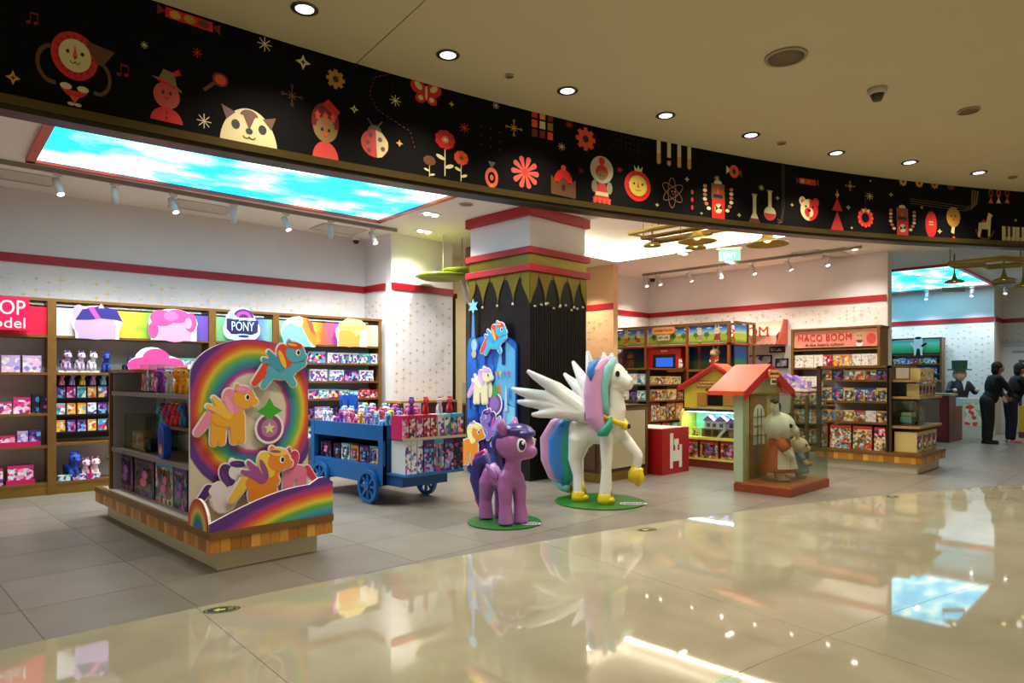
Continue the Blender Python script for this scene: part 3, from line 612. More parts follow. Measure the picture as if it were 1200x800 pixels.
t = thing('security_camera', 'small dome security camera in the corner above pilaster', 'camera', (6.2, 9.9, 3.78)); MB().lathe([(0, -.12), (.04, -.1), (.055, -.06), (0, -.05)], BLACK, 16).build('dome', t); MB().lathe([(0, -.06), (.07, -.06), (.07, 0), (0, 0)], WHITE, 16).build('base', t)
t = thing('security_camera', 'dome camera at the wall corner above doll shelves', 'camera', (13.4, 8.8, 3.78)); MB().lathe([(0, -.14), (.05, -.12), (.065, -.06), (0, -.05)], BLACK, 16).build('dome', t); MB().lathe([(0, -.06), (.08, -.06), (.08, 0), (0, 0)], WHITE, 16).build('base', t)
# track with heads
def track(lb, p0, p1, z=3.74):
    v = Vector(p1) - Vector(p0); t = thing('track_rail', lb, 'light track', (p0[0], p0[1], z), math.degrees(math.atan2(v.y, v.x))); bx('rail', t, 0, v.length, -.014, .014, -.012, .04, mat('#8f8880', .5)); return t
hd = None
def head(x, y, z, deg, tilt, lb, grp, e=0, aim=None, colr=(1, .95, .88)):
    global hd
    z -= .0125
    if hd is None:
        hd = thing('track_spotlight', lb, 'spotlight', (x, y, z), deg, grp)
        bx('adapter', hd, -.05, .05, -.014, .014, -.03, -.0, mat('#d9d6d2', .4)); MB().tube([(0, 0, -.02), (0, 0, -.07)], .008, mat('#d9d6d2', .4), 8).build('stem', hd)
        b = MB(); b.tube([(0, .04, -.06), (0, -.05, -.24)], .042, mat('#c9c6c6', .4), 16); b.build('barrel', hd); b = MB(); b.tube([(0, -.0502, -.2402), (0, -.0512, -.2424)], .036, mat('#fffaf0', .5, emit=6), 16); b.build('lens', hd)
    else: dup(hd, (x, y, z), deg, label=lb, group=grp)
    if e:
        a = R(deg); p = (x + math.sin(a)*.08, y - math.cos(a)*.08, z - .28); spot(p, aim or (x, y, 0), e, 125, colr, .05)
track('thin dark ceiling track along the left shop wall', wc(-60, 180, 3.74), wc(465, 271, 3.74))
rl = Frame(*wc(-60, 180, 3.74), 0); q0, q1 = wc(-60, 180, 3.74), wc(465, 271, 3.74); rl = Frame(*q0, math.degrees(math.atan2(q1[1]-q0[1], q1[0]-q0[0])))
for i, (px, py) in enumerate(((68, 203), (135, 214), (203, 226), (274, 238), (335, 248), (388, 256), (437, 265))):
    x, y = rl.w(rl.u(px)); head(x, y, 3.74, 160 if i % 2 else 20, 0, 'white cylinder spotlight, ' + ORD[i] + ' on the long track by the sky picture', 'spotlights on the left track', SPOT_STORE * .85, (x, y, 0))
track('thin ceiling track above the doll shelves', wc(753, 323, 3.74), wc(1010, 290, 3.74))
q0, q1 = wc(753, 323, 3.74), wc(1010, 290, 3.74); rl = Frame(*q0, math.degrees(math.atan2(q1[1]-q0[1], q1[0]-q0[0])))
for i, (px, py) in enumerate(((757, 323), (772, 321), (808, 316), (844, 312), (882, 307), (924, 302), (968, 297))):
    x, y = rl.w(rl.u(px)); head(x, y, 3.74, -30 + 20 * (i % 3), 0, 'white spotlight, ' + ORD[i] + ' on the track above doll shelves', 'spotlights above doll shelves', SPOT_STORE * .6, (x - .2, y, 0), (1, .88, .7))
track('short ceiling track beside the peach pilaster', (9.5, 9.0), (11.0, 9.0)); head(10.8, 9.0, 3.74, 30, 0, 'single white spotlight on the short track by peach pilaster', 'spotlights near pilaster', SPOT_STORE, None, (1, .86, .62))
track('ceiling track under the smaller sky picture', (20.3, 6.3), (20.3, 3.0))
for i, y in enumerate((5.9, 4.9, 3.9, 3.2)): head(20.3, y, 3.74, -90, 0, 'white spotlight, ' + ORD[i] + ' below the smaller sky picture', 'spotlights by far wall', SPOT_STORE * .5, (19.8, y, 0))
# vents
def vent(lb, px, py, L, Wd, deg):
    x, y = wc(px, py, 3.77); t = thing('ceiling_vent', lb, 'air vent', (x, y, 3.78), deg)
    m = mat('#cfcac0', .5)
    for q in ((-L/2, L/2, -Wd/2, -Wd/2+.03), (-L/2, L/2, Wd/2-.03, Wd/2), (-L/2, -L/2+.03, -Wd/2, Wd/2), (L/2-.03, L/2, -Wd/2, Wd/2)): bx('frame', t, q[0], q[1], q[2], q[3], -.015, 0, m)
    bx('backing', t, -L/2+.03, L/2-.03, -Wd/2+.03, Wd/2-.03, -.003, -.001, mat('#6a655c', .8))
    k = int((Wd-.06) / .045); me = None
    for i in range(k):
        o = MB().add([(-L/2+.03, 0, -.004), (L/2-.03, 0, -.004), (L/2-.03, .034, -.016), (-L/2+.03, .034, -.016)], [(0, 1, 2, 3)], m).build('slat', t) if me is None else me.copy()
        if me is not None: col.objects.link(o)
        me = me or o; o.location = (0, -Wd/2+.035+i*.045, 0)
vent('slatted ceiling vent above the pink toy sign', 20, 207, .75, .5, -4); vent('slatted ceiling vent above centre of the left wall', 237, 243, .75, .5, -4); vent('slatted ceiling vent near the left corner pilaster', 397, 269, .75, .5, -4)
vent('slatted ceiling vent right of the shop exit sign', 985, 300, 1.0, .4, 0); vent('small slatted ceiling vent beside big brass horn lamp', 950, 297, .6, .5, 0)
for i, (px, py, lb) in enumerate(((505, 250, 'twin recessed lamp near the sky picture corner'), (497, 270, 'twin recessed lamp above the white pilaster'), (1075, 320, 'twin recessed lamp beside the second sky picture'), (800, 296, 'twin recessed lamp inside the lamp tray edge'), (855, 306, 'twin recessed lamp behind the exit sign'), (1000, 290, 'twin recessed lamp near the shelf wall corner'))):
    x, y = wc(px, py, 3.78); t = thing('recessed_lamp', lb, 'ceiling light', (x, y, 3.78))
    bx('housing', t, -.15, .15, -.08, .08, -.012, 0, mat('#e6e2da', .5))
    for k in (-.07, .07): MB().lathe([(0, -.03), (.045, -.03), (.05, -.012), (0, -.012)], mat('#fffaf0', .5, emit=8), 14, (k, 0, 0)).build('bulb', t)
    if px < 1060: spot((x, y, 3.7), (x, y, 0), SPOT_STORE * .8, 130, (1, .9, .75))
disc('ceiling_speaker', 'round white speaker in shop ceiling above the column', 'speaker', 546, 239, .1, 3.78, .012, '#cfc9be', '#8f887c')
for x, y in ((4.5, 6.6), (3.0, 7.6), (9.5, 5.5), (12.0, 2.5), (17.5, 2.5), (8.8, 8.6), (8.6, 4.35), (11.0, 3.6), (6.0, 5.5), (1.6, 8.0), (5.9, 8.4)): spot((x, y, 3.72), (x, y, 0), SPOT_STORE * 1.1, 150, (1, .94, .86), .08)  # unseen spots without fittings, added to brighten the shop floor and kiosk
# exit sign hung by glass
x, y = 9.9, 5.1; t = thing('exit_sign', 'small pale green exit sign hanging from the ceiling', 'sign', (x, y, 0), -60)
bx('rail', t, -.19, .19, -.015, .015, 3.42, 3.455, METAL); bx('panel', t, -.15, .17, -.004, .004, 3.25, 3.42, mat('#7fd9b0', .3, emit=.7))
for k in (-.18, .18): MB().tube([(k, 0, 3.45), (k, 0, 3.775)], .004, METAL, 6).build('rod', t)
text('EXIT', .1, mat('#eafff4', .5, emit=1.2), t, (.01, -.006, 3.335), width=.2, height=.08)
# ================================================================ STOCK
PONYC = ['#e8e6ee', '#3fa6c9', '#c22f7a', '#5b2f86', '#f0d24a', '#1f2a5e', '#e65a9a', '#bfe3ee']
CARDS = {
 'pony': (printed('pony', PONYC, 24), mat('#4fa9cc', .4), 'blue and pink'), 'white': (printed('ponywhite', ['#eef0f4', '#dfe8ee', '#b24a9a', '#3c4a9c', '#f4f4f4', '#58b7d8', '#e8e6ee', '#7c3c94'], 30), mat('#dfe6ea', .4), 'white and purple'),
 'purple': (printed('ponypurple', ['#4b2a7c', '#8a4ab0', '#e85a9c', '#2a1a4c', '#59b8dc', '#c9b5e6', '#3a1f66'], 32), mat('#4a2a78', .4), 'purple'),
 'pink': (printed('pinkcard', ['#e03a86', '#f29ac0', '#e9d9e6', '#b51c5e', '#f6e6ee', '#7a3c94'], 26), mat('#d6246e', .4), 'pink'),
 'lilac': (printed('lilaccard', ['#b7a3dc', '#d9cdf0', '#e7b6dc', '#8f7cc4', '#efe9c9'], 26), mat('#c3a2d8', .4), 'lilac'),
 'red': (printed('redcard', ['#d43045', '#f0c6cc', '#8a1a2c', '#e86a7a', '#f2e9df', '#40264a'], 30), mat('#c62a3c', .4), 'red and white'),
 'teal': (printed('tealcard', ['#4fb7b0', '#d9ecea', '#2c7c92', '#e9f4f2', '#e07ab0'], 26), mat('#86c9c6', .4), 'teal'),
 'dark': (printed('darkcard', ['#171226', '#2c1c48', '#b03a78', '#171226', '#3a78b0', '#120e1c'], 30), mat('#1a1428', .4), 'dark purple'),
 'family': (printed('familycard', ['#caa35a', '#7a3a22', '#4f7c3a', '#e6dcb8', '#b0422e', '#3a2a24', '#d7c68a', '#5a86a8'], 24), mat('#b98d52', .5), 'brown and green'),
 'familyred': (printed('familyredcard', ['#c23a2a', '#e2cf9a', '#4f7c3a', '#e8e2d0', '#d9742e', '#5a3a2a', '#7fa8c0'], 30), mat('#b23a2a', .5), 'red and green'),
 'cream': (printed('creamcard', ['#e2d49c', '#d8c37a', '#e6dcb8', '#8a6a3a', '#e2d49c', '#c9a85a', '#6b4a2c'], 28), mat('#d2bd78', .5), 'cream yellow'),
 'plain': (printed('plaincard', ['#ece7dd', '#e5dfd2', '#ece7dd', '#cdbdb0', '#ece7dd', '#a39a96', '#ece7dd'], 34), mat('#e6e0d4', .5), 'white'),
 'orange': (printed('orangecard', ['#e58a2a', '#f0c23c', '#e9e2d6', '#c94a2a', '#5aa9cc', '#f2a84a'], 26), mat('#dd8a34', .4), 'orange'),
 'blue': (printed('bluecard', ['#2a4fb0', '#5a9fe0', '#e6ecf4', '#d8b43a', '#1a2a6c', '#d84a3a'], 26), mat('#2a52a8', .4), 'blue')}
SB = {}
def carton(k, w_, h, d, x, y, z, deg, label, group, name='toy_box', window=False):
    w_, h, d = round(w_, 3), round(h, 3), round(d, 3); key = (k, w_, h, d)
    pr, side, _ = CARDS[k]
    if key not in SB:
        b = MB().box(-w_/2, w_/2, 0, d, 0, h, side, pr); b.box(-w_/2 - .0006, w_/2 + .0006, -.0012, d*.5, h*.86, h + .0006, side)
        o = b.build('carton'); SB[key] = o.data; bpy.data.objects.remove(o)
    if window:
        t = thing(name, label, 'toy box', (x, y, z), deg, group); o = bpy.data.objects.new('carton', SB[key]); col.objects.link(o); o.parent = t
        wk = ('win', k, w_, h)
        if wk not in SB:
            b = MB().box(-w_*.36, w_*.36, -.0045, -.0015, h*.14, h*.80, glass(.5), None); q = b.build('window'); SB[wk] = q.data; bpy.data.objects.remove(q)
            b = MB(); m1 = mat(random.choice(['#e0e4f0', '#9a5ac0', '#e07ab0', '#58a8dc']), .4)
            b.ell((0, -.004, h*.35), (w_*.17, .012, h*.12), m1, 10, 6); b.ell((w_*.1, -.006, h*.55), (w_*.14, .014, h*.11), m1, 10, 6); b.ell((-w_*.02, -.006, h*.58), (w_*.1, .012, h*.15), mat(random.choice(['#5a2c9c', '#d83a8a', '#2a4fb0']), .4), 8, 6)
            q = b.build('toy'); SB[wk + (1,)] = q.data; bpy.data.objects.remove(q)
        for n, kk in (('window', wk), ('toy', wk + (1,))):
            o = bpy.data.objects.new(n, SB[kk]); col.objects.link(o); o.parent = t
        return t
    o = bpy.data.objects.new(name, SB[key]); col.objects.link(o); o.location = (x, y, z); o.rotation_euler = (0, 0, R(deg)); return tag(o, label, 'toy box', group)
def row(fr, v, z, items, where, group, pat=None, depth=.12, name='toy_box', noun='toy box', window=False, deg=0):
    # items: (px0, px1, height, palette) along one shelf of a frame
    for i, it in enumerate(items):
        a, b = fr.u(it[0], v), fr.u(it[1], v); k = it[3]; p = fr.w((a+b)/2, v)
        lb = '%s %s, %s %s' % (CARDS[k][2], noun, ORD[min(i, 23)], where)
        if len(lb.split()) > 16: lb = lb.replace('toy box', 'box')
        carton(k, abs(b-a)*.95, it[2], depth, p[0], p[1], z, math.degrees(fr.a)+deg, lb, group, name, window)
def span(p0, p1, n, h, pal, jit=.0):
    s = (p1-p0)/n; return [(p0+i*s, p0+(i+1)*s, h*(1+random.uniform(-jit, jit)), pal[i % len(pal)] if isinstance(pal, (list, tuple)) else pal) for i in range(n)]
TOY = {}
def plush(name, label, cat, loc, deg, s, body, mane, belly=None, group=None, pose='stand', wings=False):
    k = (body, mane, pose, wings)
    if k not in TOY:
        t = thing(name, label, cat, loc, deg, group); mb, mm = mat(body, .75), mat(mane, .8)
        b = MB(); b.ell((0, 0, .40), (.26, .16, .17), mb, 12, 8); b.ell((.22, 0, .74), (.19, .18, .17), mb, 12, 8); b.ell((.36, 0, .68), (.1, .09, .08), mb, 10, 6); b.tube([(.12, 0, .45), (.2, 0, .68)], [.12, .1], mb, 10)
        for x in (-.15, .15):
            for y in (-.09, .09): b.tube([(x, y, .38), (x*1.15, y, 0)], [.065, .075], mb, 8)
        for y in (-.09, .09): b.tube([(.17, y, .86), (.15, y*1.3, 1.0)], [.05, .012], mb, 6)
        if wings:
            for y in (-.17, .17): b.ell((-.05, y, .5), (.16, .03, .09), mb, 8, 5)
        b.build('body', t)
        b = MB(); b.ell((.14, 0, .9), (.16, .13, .09), mm, 10, 6); b.ell((.04, 0, .68), (.09, .11, .22), mm, 10, 6); b.build('mane', t)
        b = MB(); b.tube([(-.22, 0, .48), (-.4, 0, .42), (-.45, 0, .15)], [.05, .1, .04], mm, 8); b.build('tail', t)
        b = MB()
        for y in (-1, 1): b.ell((.36, y*.095, .77), (.03, .03, .045), mat('#120d18', .2), 8, 6)
        b.build('eyes', t); TOY[k] = t; t.scale = (s, s, s); return t
    return dup(TOY[k], loc, deg, scale=s, label=label, group=group or '')
def fixgroup():
    for o in bpy.data.objects:
        if o.get('group') == '': del o['group']
def oneplush(name, label, cat, fr, px, v, z, s, body, mane, deg=-60, group=None, **k):
    p = fr.w(fr.u(px, v), v); return plush(name, label, cat, (p[0], p[1], z), math.degrees(fr.a) + deg, s, body, mane, None, group, **k)

# ================================================================ COLUMN
C = thing('wall_column', None, None, (6.73, 6.385, 0), 0, kind='structure'); CW, CD = 1.22, 1.245
GC = mat('#86762e', .28, .55, noise=.1, nscale=2)
bx('core', C, .012, CW-.012, .012, CD-.012, 0, 3.78, WALLM)
bx('black_cladding', C, 0, CW, 0, CD, 0, 2.9, mat('#070606', .32)); bx('gold_band', C, -.004, CW+.004, -.004, CD+.004, 2.80, 3.2, GC)
for z0, z1 in ((2.885, 2.975), (3.125, 3.215), (3.64, 3.775)): bx('red_rail', C, -.045, CW+.045, -.045, CD+.045, z0, z1, RED, .004)
# gold pennants hanging between the pointed black arches, with a pale bead each
def pennant(u0, u1, zt, zb, side):
    b = MB(); n = 8; P = []; um = (u0+u1)/2; hw = (u1-u0)/2
    for i in range(n+1): f = i/n; P.append((um - hw*(1-f)**1.7 if i < n else um, zt - (zt-zb)*f))
    for i in range(n-1, -1, -1): f = i/n; P.append((um + hw*(1-f)**1.7, zt - (zt-zb)*f))
    b.prism(P, -.014, -.001, GC); o = b.build('gold_pennant', C)
    b2 = MB().ell((um, -.02, zb-.015), (.018, .018, .022), mat('#d8cfa8', .3), 10, 7); o2 = b2.build('bead', C)
    for q in (o, o2):
        if side: q.rotation_euler = (0, 0, R(-90)); q.location = (0, CD, 0)
for side, L in ((0, CW), (1, CD)):
    p = L / 4
    for i in range(5):
        a, b_ = max(0, (i-.5)*p), min(L, (i+.5)*p)
        if i == 0 or i == 4:
            P = [(a, 2.86), (b_, 2.86), (b_-.02, 2.7), (a+.05 if i == 0 else a+.10, 2.55), (a if i == 0 else b_-.0, 2.44)] if i == 0 else [(a, 2.86), (b_, 2.86), (b_, 2.44), (b_-.05, 2.55), (a+.02, 2.7)]
            o = MB().prism(P, -.014, -.001, GC).build('gold_pennant', C)
            if side: o.rotation_euler = (0, 0, R(-90)); o.location = (0, CD, 0)
        else: pennant(a, b_, 2.86, 2.46, side)
# vertical ribs on the right face
for i in range(24): bx('rib', C, .03+i*.05, .045+i*.05, -.008, .001, .02, 2.42, mat('#100d0c', .35))
for i in range(9): MB().ell((.08+i*.13, -.02, 2.40+.03*(i % 3)), (.03, .012, .018), mat('#b3aa88', .3), 8, 6).build('charm', C)
# poster panel on the left face
P = thing('poster_panel', 'tall blue poster board with coloured toy-horse cutouts on black column', 'poster', (6.70, 7.63, 0), -90)
PX = [(0.0, .02), (1.02, .02), (1.02, 1.85)] + [(1.02 - .51 + .51*math.cos(R(a)), 1.85 + .18*math.sin(R(a))) for a in range(15, 180, 15)] + [(0.0, 1.85)]
MB().prism(PX, -.012, .02, mat('#1d58b0', .4), mat('#2468c8', .4, noise=.25, nscale=5)).build('board', P)
A = Art(); rr = random.Random(4)
A.poly('#5fb4e0', [(.55, 1.2), (1.0, 1.0), (1.0, 1.8), (.75, 2.0)]); A.poly('#7fd0ec', [(.68, .1), (1.0, .1), (1.0, 1.0), (.8, 1.05)]); A.poly('#d97a4a', [(.6, 1.2), (.68, 1.35), (.75, 1.2)]); A.poly('#1b3c94', [(.0, .02), (.7, .02), (.62, .7), (.3, .9), (.0, .8)])
for i in range(26):
    x, y = rr.uniform(.04, .9), rr.uniform(.05, 1.7); h = rr.uniform(.1, .35); A.rect(rr.choice(['#16307c', '#2f7fd6', '#8fa8d8', '#123a98', '#4a4ab0', '#1a2c6a']), x, x+rr.uniform(.02, .08), y, y+h)
for x, y in ((.78, .75), (.84, 1.2), (.9, .3)): A.poly('#bfd0ea', [(x-.03, y-.25), (x+.03, y-.25), (x+.02, y), (x, y+.12), (x-.02, y)])
for x, c_ in ((.62, '#e08a3a'), (.7, '#e7c23c'), (.78, '#3f8fd0'), (.86, '#d84a8a')): A.poly(c_, [(x, 1.5), (x+.06, 1.52), (x+.03, 1.42)])
A.ell('#c9c2a0', .42, .7, .06, .09); A.ell('#3a1f70', .25, .35, .2, .18); A.ell('#e9d9b0', .52, 1.25, .05, .12)
A.build('print', P, base=.013)
def cutout(name, parent, x, y, z, fn, deg=0, eps=.0006, label=None):
    A = Art(); fn(A); o = A.build(name, parent, eps=eps); o.location = (x, y, z); o.rotation_euler = (0, 0, R(deg))
    if label: o['label'] = label
    return o
cutout('figure_cutout', P, .62, -.05, 1.92, lambda A: pony_art(A, 0, 0, .42, '#39b3e6', '#e0483a', '#f0c23c', 1, wings='#2f9fdc', pose='fly'), label='sky blue toy-horse cutout')
cutout('figure_cutout', P, .33, -.04, 1.28, lambda A: pony_art(A, 0, 0, .42, '#efe3b4', '#d9a0d8', '#e6bce6', 1, wings='#f3ead0'), label='cream toy-horse cutout with pink mane')
cutout('figure_cutout', P, .60, -.03, 1.05, lambda A: (A.ell('#f2ecf2', 0, 0, .17, .17), A.ell('#7a4a9c', 0, 0, .145, .145), A.star('#3aa64a', 0, .16, .12, .5, 4), A.ell('#9a6cb8', 0, 0, .1, .1)), label='purple and green round cutout')
cutout('figure_cutout', P, .62, -.055, .68, lambda A: pony_art(A, 0, 0, .42, '#8a6cc4', '#3a2a80', '#d84a9c', -1, wings='#a58ad8', pose='fly'), label='violet toy-horse cutout with wings')
cutout('figure_cutout', P, .12, -.06, .42, lambda A: pony_art(A, 0, 0, .5, '#e58a2a', '#e9e08a', '#f0ea9c', 1, pose='stand'), label='orange toy-horse cutout')
cutout('figure_cutout', P, .78, -.05, .35, lambda A: pony_art(A, 0, 0, .36, '#d879b0', '#c23a86', '#e65a9a', -1), label='pink toy-horse cutout')
cutout('tower_cutout', P, .15, -.03, 1.85, lambda A: (A.poly('#3f8fe0', [(-.05, -.1), (.05, -.1), (.02, .5), (-.02, .5)]), A.ell('#2b6fd0', 0, .05, .12, .12), A.ell('#9fc6ea', .02, .05, .06, .09), A.star('#7fc4f4', 0, .62, .12, .5, 6), A.ell('#c9b58a', .02, -.08, .05, .06)), label='blue tower cutout with star top')

# ================================================================ LEFT WALL SHELVES
LF = Frame(1.36, 9.78, -5); PB = mat('#c9c3c0', .7)
def bay(u0, u1, zs, label, zt=2.34, header=(1.93, 2.27), hm=None, last=False, depth=.38, fr=LF, pm=SHELFM, kick=.13, back=PB):
    t = thing('tall_shelf_unit', label, 'shelf unit', (*fr.w(u0), 0), math.degrees(fr.a), None); L = u1-u0
    bx('back_panel', t, 0, L, depth-.03, depth, 0, zt-.02, back)
    for x in ([0, L-.045] if not last else [0, L-.06]): bx('post', t, x, x+.045, 0, depth, 0, zt, pm, .003)
    bx('top_rail', t, 0, L, 0, depth, zt, zt+.035, pm, .003); bx('kick_board', t, .045, L-.045, .015, .04, 0, kick, GOLD)
    for z in zs: bx('shelf', t, .045, L-.045, .01, depth-.03, z-.03, z, pm, label=None)
    if hm: bx('header_panel', t, .05, L-.05, .03, .06, header[0], header[1], hm[0] if isinstance(hm, tuple) else hm)
    return t
RB = [(0, '#e6e2e4'), (.14, '#e9ddea'), (.2, '#d84a6a'), (.3, '#ee8a2c'), (.42, '#f2d03a'), (.55, '#7fbf3a'), (.7, '#2fa6b8'), (.82, '#2f62b8'), (1, '#7a3fae')]
uA, uB, uC, uD, uE = -1.3, .51, 2.36, 3.25, 5.0
tA = bay(uA, uB, [.15, .6, .99, 1.48, 1.93], 'tall gold-framed wall shelf under the pink sign with pink boxes', hm=mat('#d4143c', .4))
tB = bay(uB, uC, [.15, .62, 1.48, 1.93], 'wide gold-framed wall shelf with purple and pink header cutouts', hm=ramp('header_b', RB, 'linear', (0, 0, 0), (1.85, 1, 1), .10))
tC = bay(uC, uD, [.15, .6, 1.05, 1.48, 1.93], 'narrow wall shelf bay with the round white logo sign', hm=ramp('header_c', [(0, '#8fc44a'), (.35, '#3fb4c4'), (.65, '#4a6cc4'), (1, '#8fc88a')], 'linear', (0, 0, 0), (.9, 1, 1), .15))
tD = bay(uD, uE, [.15, .5, .8, 1.10, 1.37, 1.65, 1.93], 'wall shelf bay with blue and yellow header cutouts in corner', hm=ramp('header_d', [(0, '#9fd05a'), (.12, '#4ab8cc'), (.3, '#f0c23c'), (.42, '#e8622c'), (.55, '#b04ab0'), (.68, '#f29a2c'), (.8, '#f4d06a'), (1, '#efe6cc')], 'linear', (0, 0, 0), (1.75, 1, 1), .08), last=True)
# pink model sign (its start is cut by the frame)
s = bx('shop_sign', None, -.7, 0, -.05, 0, 0, .39, mat('#d8124a', .35, emit=.15)); p = LF.w(LF.u(34, -.03), -.03); s.location = (p[0], p[1], 1.97); s.rotation_euler = (0, 0, R(-5)); tag(s, 'glossy crimson sign with white lettering at the frame edge', 'sign')
text('TOP', .2, WHITEG, s, (-.22, -.052, .265), width=.36, height=.17, name='lettering'); text('Model', .15, WHITEG, s, (-.26, -.052, .085), width=.44, height=.12, name='lettering')
def headcut(px, py, pw, ph, fn, lb, par=None):
    u = LF.u(px, -.02); p = LF.w(u, -.02); d = .70711*(p[0]+p[1]); t = thing('header_cutout', lb, 'cutout sign', (p[0], p[1], EYE+(HZ-py)/FOC*d), -5)
    A = Art(); fn(A); sx = abs(LF.u(px+pw/2, -.02)-LF.u(px-pw/2, -.02))/2; sz = ph/FOC*d/2
    b = MB(); A.build('print', t, fn=lambda x, y, L: (x*sx, -.012-L, y*sz)); b = bx('stand', t, -sx*.5, sx*.5, -.008, .0, -sz*.96, sz*.5, WHITEG); return t
def hc1(A):   # rounded heads of hair peeping over the rail: plain swirls, no face
    A.ell('#efeaf2', -.05, -.1, .95, .95); A.rect('#efeaf2', -.85, .8, -1, -.1); A.ell('#b79ad6', -.1, -.3, .8, .75); A.rect('#b79ad6', -.75, .65, -1, -.3); A.ell('#b79ad6', -.72, .4, .22, .45); A.poly('#2c2480', [(-.85, 0), (-.6, .6), (.1, .85), (.7, .65), (.95, .0), (.7, .1), (.1, .15), (-.3, .05)]); A.poly('#c9489c', [(-.4, .72), (-.2, .8), (.1, .15), (-.1, .1)]); A.poly('#b79ad6', [(.0, .7), (.1, 1.0), (.25, .72)])
def hc2(A):
    A.ell('#f6e6ef', 0, .1, 1, .85); A.rect('#f6e6ef', -.9, .95, -1, 0); A.ell('#f49ac4', .05, -.4, .7, .7); A.rect('#f49ac4', -.6, .7, -1, -.3); A.ell('#e8488f', -.45, .35, .48, .5); A.ell('#e8488f', .15, .5, .5, .42); A.ell('#e8488f', .7, .15, .25, .6); A.ell('#f06aa8', -.1, .5, .3, .3); A.ell('#e8488f', -.8, -.4, .2, .5); A.ell('#f49ac4', .6, .1, .15, .35)
def hc3(A):
    A.ell('#e8f2f6', -.1, -.1, .95, .95); A.rect('#e8f2f6', -.9, .9, -1, -.1); A.ell('#7fd0ea', -.2, -.3, .8, .8); A.rect('#7fd0ea', -.9, .6, -1, -.4); A.poly('#ef8a2c', [(-.1, .75), (.4, .8), (.95, -.2), (.9, -1), (.5, -.6)]); A.poly('#f4e3a0', [(-.5, .6), (0, .9), (.2, .6), (.1, .2), (-.3, .3)]); A.poly('#e0483a', [(.35, .78), (.7, .5), (.9, -.3), (.6, 0)])
def hc4(A):
    A.ell('#f6ecd0', -.05, -.1, .95, .9); A.rect('#f6ecd0', -.9, .85, -1, -.1); A.ell('#e9a04a', -.2, -.35, .65, .7); A.rect('#e9a04a', -.8, .4, -1, -.4); A.poly('#f2d489', [(-.85, .5), (-.3, .95), (.5, .85), (.95, .3), (.5, .2), (.2, -.3), (-.1, .1), (-.6, .1)]); A.ell('#dfae5a', -.1, .3, .8, .16)
headcut(115, 376, 62, 42, hc1, 'purple and navy die-cut header swirl on left wall shelf'); headcut(203, 380, 58, 38, hc2, 'curly pink die-cut header shape on the wall shelf'); headcut(351, 387, 42, 38, hc3, 'pale blue and orange die-cut header shape on shelf'); headcut(413, 389, 40, 34, hc4, 'yellow die-cut header shape near the corner pilaster')
def logo(A):
    A.ell('#f4f4f8', -.1, .1, .82, .88); A.ell('#f4f4f8', -.6, -.3, .42, .6); A.ell('#f4f4f8', .45, -.3, .5, .6); A.ell('#f4f4f8', 0, -.6, .6, .4)
    A.ell('#3b2470', .05, .4, .55, .5, a0=0, a1=180); A.ell('#c93f9a', .05, .4, .42, .38, a0=0, a1=180); A.ell('#3b2470', .05, .38, .26, .22, a0=0, a1=180)
    A.poly('#2a1f5c', [(-.85, .3), (.85, .25), (.8, -.45), (.5, -.6), (-.6, -.6), (-.85, -.3)]); A.ell('#8fd0ee', -.55, .42, .2, .14); A.ell('#aee0f4', 0, -.72, .5, .16); A.ell('#2a1f5c', .05, -.7, .3, .08)
lg = headcut(284, 380, 44, 40, logo, 'white round-edged logo sign with rainbow arch above shelf')
text('MY', .04, WHITEG, lg, (-.11, -.03, .07), width=.05, height=.03); text('LITTLE', .05, WHITEG, lg, (.03, -.03, .07), width=.17, height=.04); text('PONY', .1, mat('#c9ecf8', .4), lg, (0, -.03, -.03), width=.31, height=.13)
# --- bay A stock
G = 'boxes under the pink sign'
row(LF, .05, 1.48, [(1, 24, .2, 'lilac'), (26, 49, .2, 'lilac')], 'along the upper shelf below the pink sign', G, depth=.15)
row(LF, .05, .99, [(-5, 14, .14, 'pink'), (15, 36, .19, 'pink'), (37, 46, .23, 'dark'), (47, 56, .22, 'dark')], 'along the middle shelf below the pink sign', G)
row(LF, .05, .6, [(-3, 18, .13, 'pink'), (20, 33, .18, 'lilac'), (34, 48, .19, 'purple')], 'along the low shelf below the pink sign', G)
row(LF, .05, .15, [(-16, 4, .2, 'pink'), (8, 40, .22, 'pink')], 'on the bottom deck below the pink sign', G, depth=.2)
for i, (a, b_, z) in enumerate(((-4, 48, .6), (7, 41, .15))):
    u0, u1 = LF.u(a, .03), LF.u(b_, .03); p = LF.w(u0, .03); o = MB().box(0, u1-u0, 0, .01, 0, .055, mat('#c8125a', .4)).box(0, u1-u0, .01, .02, 0, .005, mat('#c8125a', .4)).build('display_tray'); o.location = (p[0], p[1], z); o.rotation_euler = (0, 0, R(-5)); tag(o, 'hot pink display tray lip on the %s shelf under pink sign' % ('low' if i == 0 else 'bottom'), 'tray')
